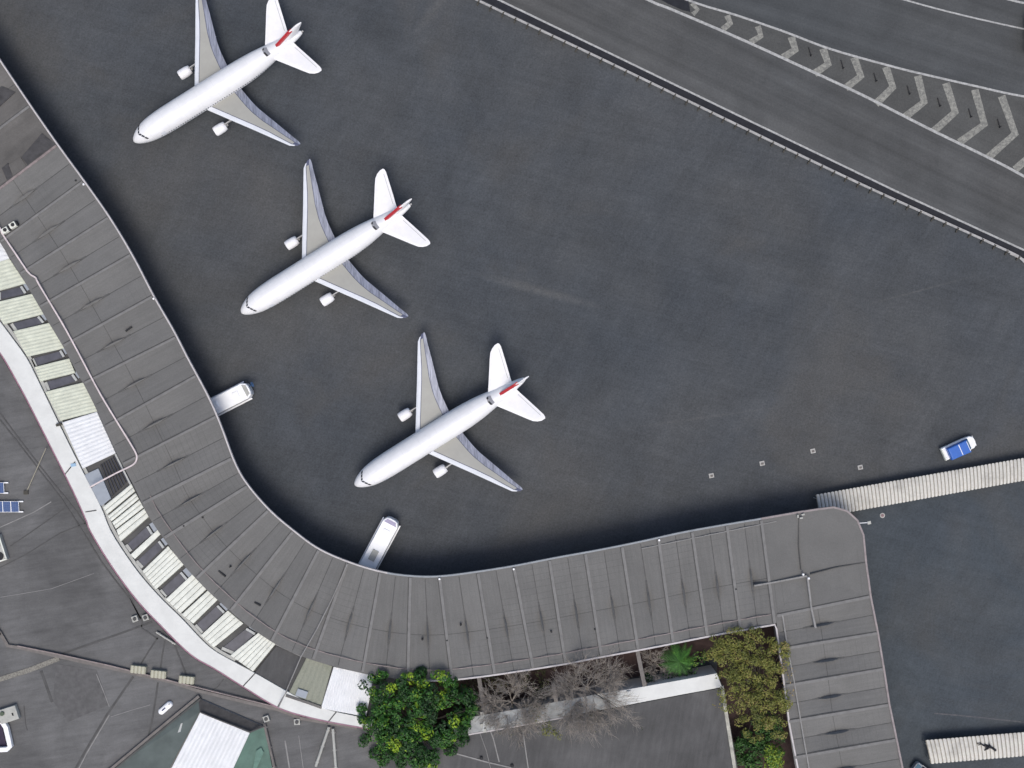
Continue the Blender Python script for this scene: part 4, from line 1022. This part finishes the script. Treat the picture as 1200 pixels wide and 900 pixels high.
        # stabiliser with rounded tip
        m = MB(); ss = [(1.0, 36.9, 43.4), (2.1, 37.7, 43.65), (4, 39.05, 44.2), (6, 40.45, 44.75), (8, 41.85, 45.3), (9.2, 42.75, 45.6), (9.8, 43.6, 45.6), (10.15, 44.5, 45.4)]
        K = 6
        for t, le, te in ss:
            c = te-le
            for j in range(K): f = j/(K-1); m.v.append((le+c*f, sg*t, 5.75+t*.09+prof_h(f)*c*.17))
            for j in range(K): f = j/(K-1); m.v.append((le+c*f, sg*t, 5.72+t*.09-prof_h(f)*c*.08))
        for i in range(len(ss)-1):
            for j in range(K-1):
                a, b = i*2*K+j, (i+1)*2*K+j; m.f += [(a, b, b+1, a+1), (a+K, a+K+1, b+K+1, b+K)]; m.m += [0, 0]
            a, b = i*2*K, (i+1)*2*K; m.f += [(a, a+K, b+K, b), (a+K-1, b+K-1, b+2*K-1, a+2*K-1)]; m.m += [0, 0]
        q = (len(ss)-1)*2*K; m.f.append(tuple([q+j for j in range(K)]+[q+2*K-1-j for j in range(K)])); m.m.append(0)
        stb = m.build('stabiliser', M['engine'], o, smooth=False)
        m = MB(); m.add([(43.1, sg*2.2, 6.13), (44.95, sg*9.0, 6.72), (44.85, sg*9.0, 6.72), (43.0, sg*2.2, 6.13)], [(0, 1, 2, 3)]); m.build('elevator_joint', M['frame'], stb)
    # fin
    m = MB(); K = 6; fs = [(5.6, 37.6, 44.6, .42), (6.6, 39.2, 45.0, .42), (8.3, 41.6, 46.0, .36), (10.0, 43.9, 46.9, .30), (10.8, 45.1, 47.3, .24), (11.0, 45.7, 47.3, .12)]
    for z, le, te, th in fs:
        for j in range(K): f = j/(K-1); m.v.append((le+(te-le)*f, th*math.sin(math.pi*min(1, f*.8+.08)), z))
        for j in range(K): f = j/(K-1); m.v.append((le+(te-le)*f, -th*math.sin(math.pi*min(1, f*.8+.08)), z))
    for i in range(len(fs)-1):
        for j in range(K-1):
            a, b = i*2*K+j, (i+1)*2*K+j; m.f += [(a, a+1, b+1, b), (a+K, b+K, b+K+1, a+K+1)]; m.m += [0, 0]
        a, b = i*2*K, (i+1)*2*K; m.f += [(a, b, b+K, a+K), (a+K-1, a+2*K-1, b+2*K-1, b+K-1)]; m.m += [0, 0]
    q = (len(fs)-1)*2*K; m.f.append(tuple([q+j for j in range(K)]+[q+2*K-1-j for j in range(K)])); m.m.append(0)
    fin = m.build('fin', M['engine'], o)
    m = MB(); 
    prz = [(6.75, 39.3), (7.65, 40.6), (8.45, 41.7), (9.25, 42.8), (9.9, 43.65)]
    for z, le in prz: m.v += [(le+.8, .38, z+.1), (le-.25, .30, z), (le-.25, -.30, z), (le+.8, -.38, z+.1)]
    for i in range(len(prz)-1):
        for j in range(3): m.f.append((i*4+j, i*4+j+1, (i+1)*4+j+1, (i+1)*4+j)); m.m.append(0)
    m.f += [(0, 3, 2, 1), (16, 17, 18, 19)]; m.m += [0, 0]
    m.build('red_fin_stripe', M['redpaint'], fin)
    m = MB(); m.tube([(46.0, 0, 6.0), (46.7, 0, 6.05)], .3, 12, r2=.2); m.build('tail_cone', M['steel'], o)
    for s_, t_, nm in ((5.5, 0, 'nose_gear'), (25.5, 3.4, 'main_gear'), (25.5, -3.4, 'main_gear')):
        m = MB(); m.tube([(s_, t_, .6), (s_, t_, 2.8)], .16, 8); ge = m.build(nm, M['steel'], o)
        for dx in ((0,) if t_ == 0 else (-.75, .75)):
            for dy in (-.35, .35):
                m = MB(); m.tube([(s_+dx, t_+dy-.16, .6), (s_+dx, t_+dy+.16, .6)], .6, 16); m.build('wheel', M['rubber'], ge)
    return o
plane = make_plane()
ang = math.atan2(U.y, U.x)
for i, (x, y, lb) in enumerate(((415.6, 568.8, 'white airliner with red fin stripe, the lowest and rightmost of the three'), (282.3, 366.5, 'white airliner with red fin stripe, between the other two airliners'), (156.3, 165.6, 'white airliner with red fin stripe, uppermost, its wing tip cut by the frame'))):
    p = plane if i == 0 else copy_tree(plane)
    q = P(x, y, 4.0); p.location = (q.x, q.y, 0); p.rotation_euler = (0, 0, ang)
    sc_ = (1-4.5/H)*1.0
    tag(p, lb, 'airplane', 'white airliners parked in a row')

# ================================================================= VEHICLES
def rbox(m, x0, x1, y0, y1, z0, z1, mi=0): m.box(((x0+x1)/2, (y0+y1)/2, (z0+z1)/2), (x1-x0, y1-y0, z1-z0), 0, mi)
def wheels(o, xs, hw, r=.5):
    for x in xs:
        for s in (-1, 1):
            m = MB(); m.tube([(x, s*hw-.14, r), (x, s*hw+.14, r)], r, 16); w = m.build('wheel', M['rubber'], o)
            m = MB(); m.tube([(x, s*(hw+.15), r), (x, s*(hw+.18), r)], r*.55, 12); m.build('rim', M['steel'], w)
def hull(name, outline, z0, z1, ins, mat, par, bev=.12):
    m = MB(); n = len(outline)
    a = [(x, y, z0) for x, y in outline]; b = [(x, y, z1-ins) for x, y in outline]
    cx = sum(x for x, y in outline)/n; L_ = [(x-ins*.6*(1 if x > cx else -1), y-ins*.6*(1 if y > 0 else -1), z1) for x, y in outline]
    m.add(a+b+L_, [tuple(range(n))[::-1]]+[(i, (i+1) % n, n+(i+1) % n, n+i) for i in range(n)]+[(n+i, n+(i+1) % n, 2*n+(i+1) % n, 2*n+i) for i in range(n)]+[tuple(2*n+i for i in range(n))])
    return m.build(name, mat, par, bevel=bev)
def bus(px, py, dirpx, label, ws, hw=1.95, Ln=14.5, rear=False):
    o = empty('airport_bus', P(px, py, 0), math.atan2(-dirpx[1], dirpx[0]), label=label, cat='bus', group='white apron buses nosing out from under the terminal')
    # origin: front middle; body runs to -x
    ol = [(-Ln, -hw), (-1.2, -hw), (-.25, -hw*.72), (0, -hw*.35), (0, hw*.35), (-.25, hw*.72), (-1.2, hw), (-Ln, hw)]
    b = hull('body', ol, .45, 3.3, .2, M['buswhite'], o, .1)
    m = MB(); m.add([(.03, -hw*.35, 1.4), (.03, hw*.35, 1.4), (-.2, hw*.35, 2.95), (-.2, -hw*.35, 2.95), (-.24, -hw*.73, 1.4), (-.24, hw*.73, 1.4), (-.45, hw*.68, 2.95), (-.45, -hw*.68, 2.95)], [(0, 1, 2, 3), (4, 0, 3, 7), (1, 5, 6, 2)]); m.build('windscreen', ws, o)
    for s in (-1, 1):
        m = MB(); rbox(m, -Ln+.8, -1.4, s*hw-.02, s*hw+.03, 1.4, 2.6); m.build('side_window', M['glass_dark'], o)
        m = MB(); m.beam([(-Ln, s*(hw+.22), 1.25), (-.9, s*(hw+.22), 1.25)], .3, .35); m.build('side_step', M['white_metal'], o)
        m = MB(); m.box((-.1, s*(hw*.9), 2.2), (.25, .3, .6)); m.build('mirror', M['dark'], o)
    m = MB(); m.box((-3.4, 0, 3.42), (1.4, 1.5, .12)); m.build('roof_hatch', M['buswhite'], o, bevel=.05)
    m = MB(); m.box((-9.4, 0, 3.45), (2.6, 1.5, .22)); m.build('roof_unit', M['buswhite'] if px < 400 else M['acgrey'], o, bevel=.06)
    m = MB(); m.prism([Vector(v) for v in ((-1.3, -hw*.8, 3.34), (-1.3, hw*.8, 3.34), (-.4, hw*.55, 3.33), (-.4, -hw*.55, 3.33))], 3.28); m.build('brow', ws if ws is not M['glass_dark'] else M['acgrey'], o)
    wheels(o, (-2.6, -Ln+3.2), hw-.15); return o
b1 = bus(296, 455, (.891, -.454), 'white bus pointing right, half under the terminal eave on the left', M['glass_dark'])
m = MB(); m.tube([(0.1, .5, 2.5), (.7, .6, 2.7), (1.2, .55, 2.6)], .12, 6); m.box((.9, .55, 2.5), (.5, 1.1, .25)); m.build('mirror_arm', plain('dark blue arm', (.02, .06, .14), .4, .1), b1)
b2 = bus(462, 606.5, (.47, -.88), 'white bus with lilac windscreen pointing up, below the lowest airliner', M['lav'], 1.95, 14.5)
# blue topped pickup
o = empty('pickup_truck', P(1121.5, 524, 0), math.atan2(.40, .90), label='small white truck with a bright blue canvas load cover near the long canopy', cat='truck')
hull('body', [(-3.9, -1.55), (1.6, -1.6), (3.2, -1.5), (3.9, -1.0), (4.0, 0), (3.9, 1.0), (3.2, 1.5), (1.6, 1.6), (-3.9, 1.55)], .5, 1.5, .2, M['white_metal'], o, .12)
hull('cab', [(.9, -1.35), (2.3, -1.25), (2.3, 1.25), (.9, 1.35)], 1.45, 2.2, .3, M['teal'], o, .08)
cv = hull('load_cover', [(-3.2, -1.75), (1.75, -1.8), (1.75, 1.3), (-3.2, 1.2)], 1.5, 2.9, .28, M['bluep'], o, .12)
m = MB(); m.box((-.5, -.25, 2.92), (.16, 2.6, .06)); m.build('cover_strap', M['white_metal'], cv)
m = MB(); m.box((1.5, -.25, 2.88), (.12, 2.4, .06)); m.build('cover_strap', M['white_metal'], cv)
m = MB(); m.box((-4.05, 0, 1.2), (.25, 3.0, .9)); m.build('tailgate', M['creamw'], o, bevel=.04)
for s in (-1, 1):
    m = MB(); m.box((3.85, s*1.05, 1.1), (.2, .45, .25)); m.build('headlight', M['frame'], o)
wheels(o, (2.6, -2.4), 1.45, .48)
# truck at the bottom right
o = empty('flatbed_truck', P(1072.5, 898, 0), math.atan2(.60, -.78), label='pale truck nose beside the terminal eave at the bottom edge', cat='truck')
hull('body', [(-7, -1.35), (.6, -1.35), (.95, -1.0), (.95, 1.0), (.6, 1.35), (-7, 1.35)], .5, 1.7, .15, M['greyblue'], o, .1)
hull('cab', [(-3.2, -1.25), (-.6, -1.15), (-.6, 1.15), (-3.2, 1.25)], 1.65, 2.5, .35, plain('dark violet glass', (.022, .014, .05), .2, .1, spec=.5), o, .06)
m = MB(); rbox(m, -.3, .7, -1.0, 1.0, 1.66, 1.78); m.build('hood_vent', M['teal'], o, bevel=.03)
for s in (-1, 1):
    m = MB(); m.box((-2.5, s*1.32, 1.75), (4.4, .18, .18)); m.build('side_rail', M['frame'], o)
wheels(o, (-.5, -5), 1.2, .45)
# lorry cut by the right edge
o = empty('lorry', P(1208.5, 43, 0), R(92), label='dark maroon lorry at the right edge of the photo, on the slip road', cat='lorry')
hull('cargo_box', [(-4.4, -1.75), (2.0, -1.75), (2.0, 1.75), (-4.4, 1.75)], 1.0, 3.4, .15, M['maroon'], o, .08)
hull('cab', [(2.2, -1.7), (4.2, -1.6), (4.4, -1.2), (4.4, 1.2), (4.2, 1.6), (2.2, 1.7)], .7, 2.9, .3, M['dark_strip'], o, .1)
m = MB(); m.box((1.75, 0, 3.44), (.3, 3.3, .08)); m.build('red_band', M['redpaint'], o)
wheels(o, (3.2, -2, -3.4), 1.55, .5)

# ================================================================= CANOPIES
def canopy(q, n, label, groupname):
    a, b, c, d = q                           # a-b top edge left->right, d-c bottom edge
    cx = P((a[0]+c[0])/2, (a[1]+c[1])/2, 0)
    o = empty('walkway_canopy', cx, label=label, cat='canopy', group=groupname)
    A, B, C, D = [P(x, y, 2.3)-cx for x, y in q]; m = MB(); K = 6
    cols = n*K
    for i in range(cols+1):
        f = i/cols; z = .26*(abs(math.sin(math.pi*i/K))**.55)
        t, bt = A.lerp(B, f), D.lerp(C, f); dr = (bt-t).normalized()
        ex = .22*abs(math.sin(math.pi*i/K))
        for g_, dz in ((0, -.1), (.12, .02), (.5, .1), (.88, .02), (1, -.1)):
            p = (t-dr*ex).lerp(bt+dr*ex*.6, g_); m.v.append((p.x, p.y, p.z+z+dz))
    for i in range(cols):
        for j in range(4): a_ = i*5+j; m.f.append((a_, a_+1, a_+6, a_+5)); m.m.append(1 if i % K == 0 else 0)
    m.build('corrugated_roof', [M['canopy'], M['groove']], o, smooth=True)
    for f in [k/6 for k in range(7)]:
        for p in (A.lerp(B, f).lerp(D.lerp(C, f), .15), A.lerp(B, f).lerp(D.lerp(C, f), .85)):
            m = MB(); m.tube([(p.x, p.y, 0), (p.x, p.y, 2.15)], .09, 8); m.build('post', M['steel'], o)
    return o
canopy([(956, 580.5), (1264, 526), (1264, 551), (960, 606)], 72, 'long cream corrugated canopy running right from the terminal corner', 'cream corrugated canopies')
canopy([(1084.5, 868), (1264, 853.5), (1264, 880), (1090.5, 894.5)], 37, 'short cream corrugated canopy at the bottom right with dark debris on it', 'cream corrugated canopies')
# dark debris on the lower canopy
o = empty('fallen_branch', P(1160, 876, 2.4), label='dark ragged debris lying on the lower canopy', cat='debris')
m = MB(); L = o.location; pp = lambda x, y, z: P(1120+x/15, 840+y/15, z)-L
m.tube([pp(700, 590, 2.65), pp(640, 545, 2.90), pp(560, 530, 3.00), pp(480, 500, 2.85), pp(430, 460, 2.70), pp(370, 470, 2.65)], .30, 6, r2=.08)
m.tube([pp(610, 500, 3.00), pp(560, 560, 2.90), pp(500, 590, 2.70)], .35, 6, r2=.12); m.tube([pp(600, 540, 2.90), pp(540, 495, 2.80), pp(500, 480, 2.70)], .2, 5, r2=.06)
m.tube([pp(440, 480, 2.70), pp(400, 500, 2.70), pp(375, 450, 2.70)], .12, 5, r2=.05)
m.build('debris', plain('charcoal debris', (.022, .022, .026), .9, .3), o)

# ---------------------------------------------------------------- small ground fittings
FT = [(833.6, 557.3, 'leftmost of four small white squares on the apron'), (893, 543, 'second from left of four small white squares on the apron'), (952.5, 528.5, 'third from left and largest of four small white squares on the apron'), (1008, 547.6, 'rightmost small white square, nearest the long canopy')]
for i, (x, y, lb) in enumerate(FT):
    o = empty('drain_cover', P(x, y, 0), R(12), label=lb, cat='drain cover', group='small white square covers on the apron')
    if i == 0:
        m = MB(); m.box((0, 0, .08), (1.15, 1.05, .14)); m.build('surround', M['concrete'], o, bevel=.03)
        m = MB(); m.box((.05, -.05, .17), (.6, .5, .05)); m.build('lid', M['beamc'], o); pf = o
    else:
        for ch in pf.children: c = ch.copy(); COL.objects.link(c); c.parent = o
o = empty('manhole_cover', P(1034, 604, 0), label='small round pale cover between the canopy and the terminal corner', cat='manhole')
m = MB(); m.lathe((0, 0, .01), [(.6, 0), (.6, .08), (.5, .1)], 20); m.build('ring', M['concrete'], o)
m = MB(); m.lathe((0, 0, .1), [(.38, 0), (.36, .05)], 16); m.build('lid', plain('dull pink lid', (.25, .17, .18), .8, .2), o)
o = empty('floodlight', P(1007, 613, ZR), label='white lamp on a thin arm reaching out from the terminal corner', cat='lamp'); L = o.location
m = MB(); m.tube([(0, 0, 0), P(1017, 612.5, ZR+.3)-L], .09, 6); m.build('arm', M['white_metal'], o)
q = P(1018.5, 612.5, ZR+.25)-L; m = MB(); m.box(q, (.8, .7, .3), .2); m.build('lamp_head', M['acgrey'], o, bevel=.05)
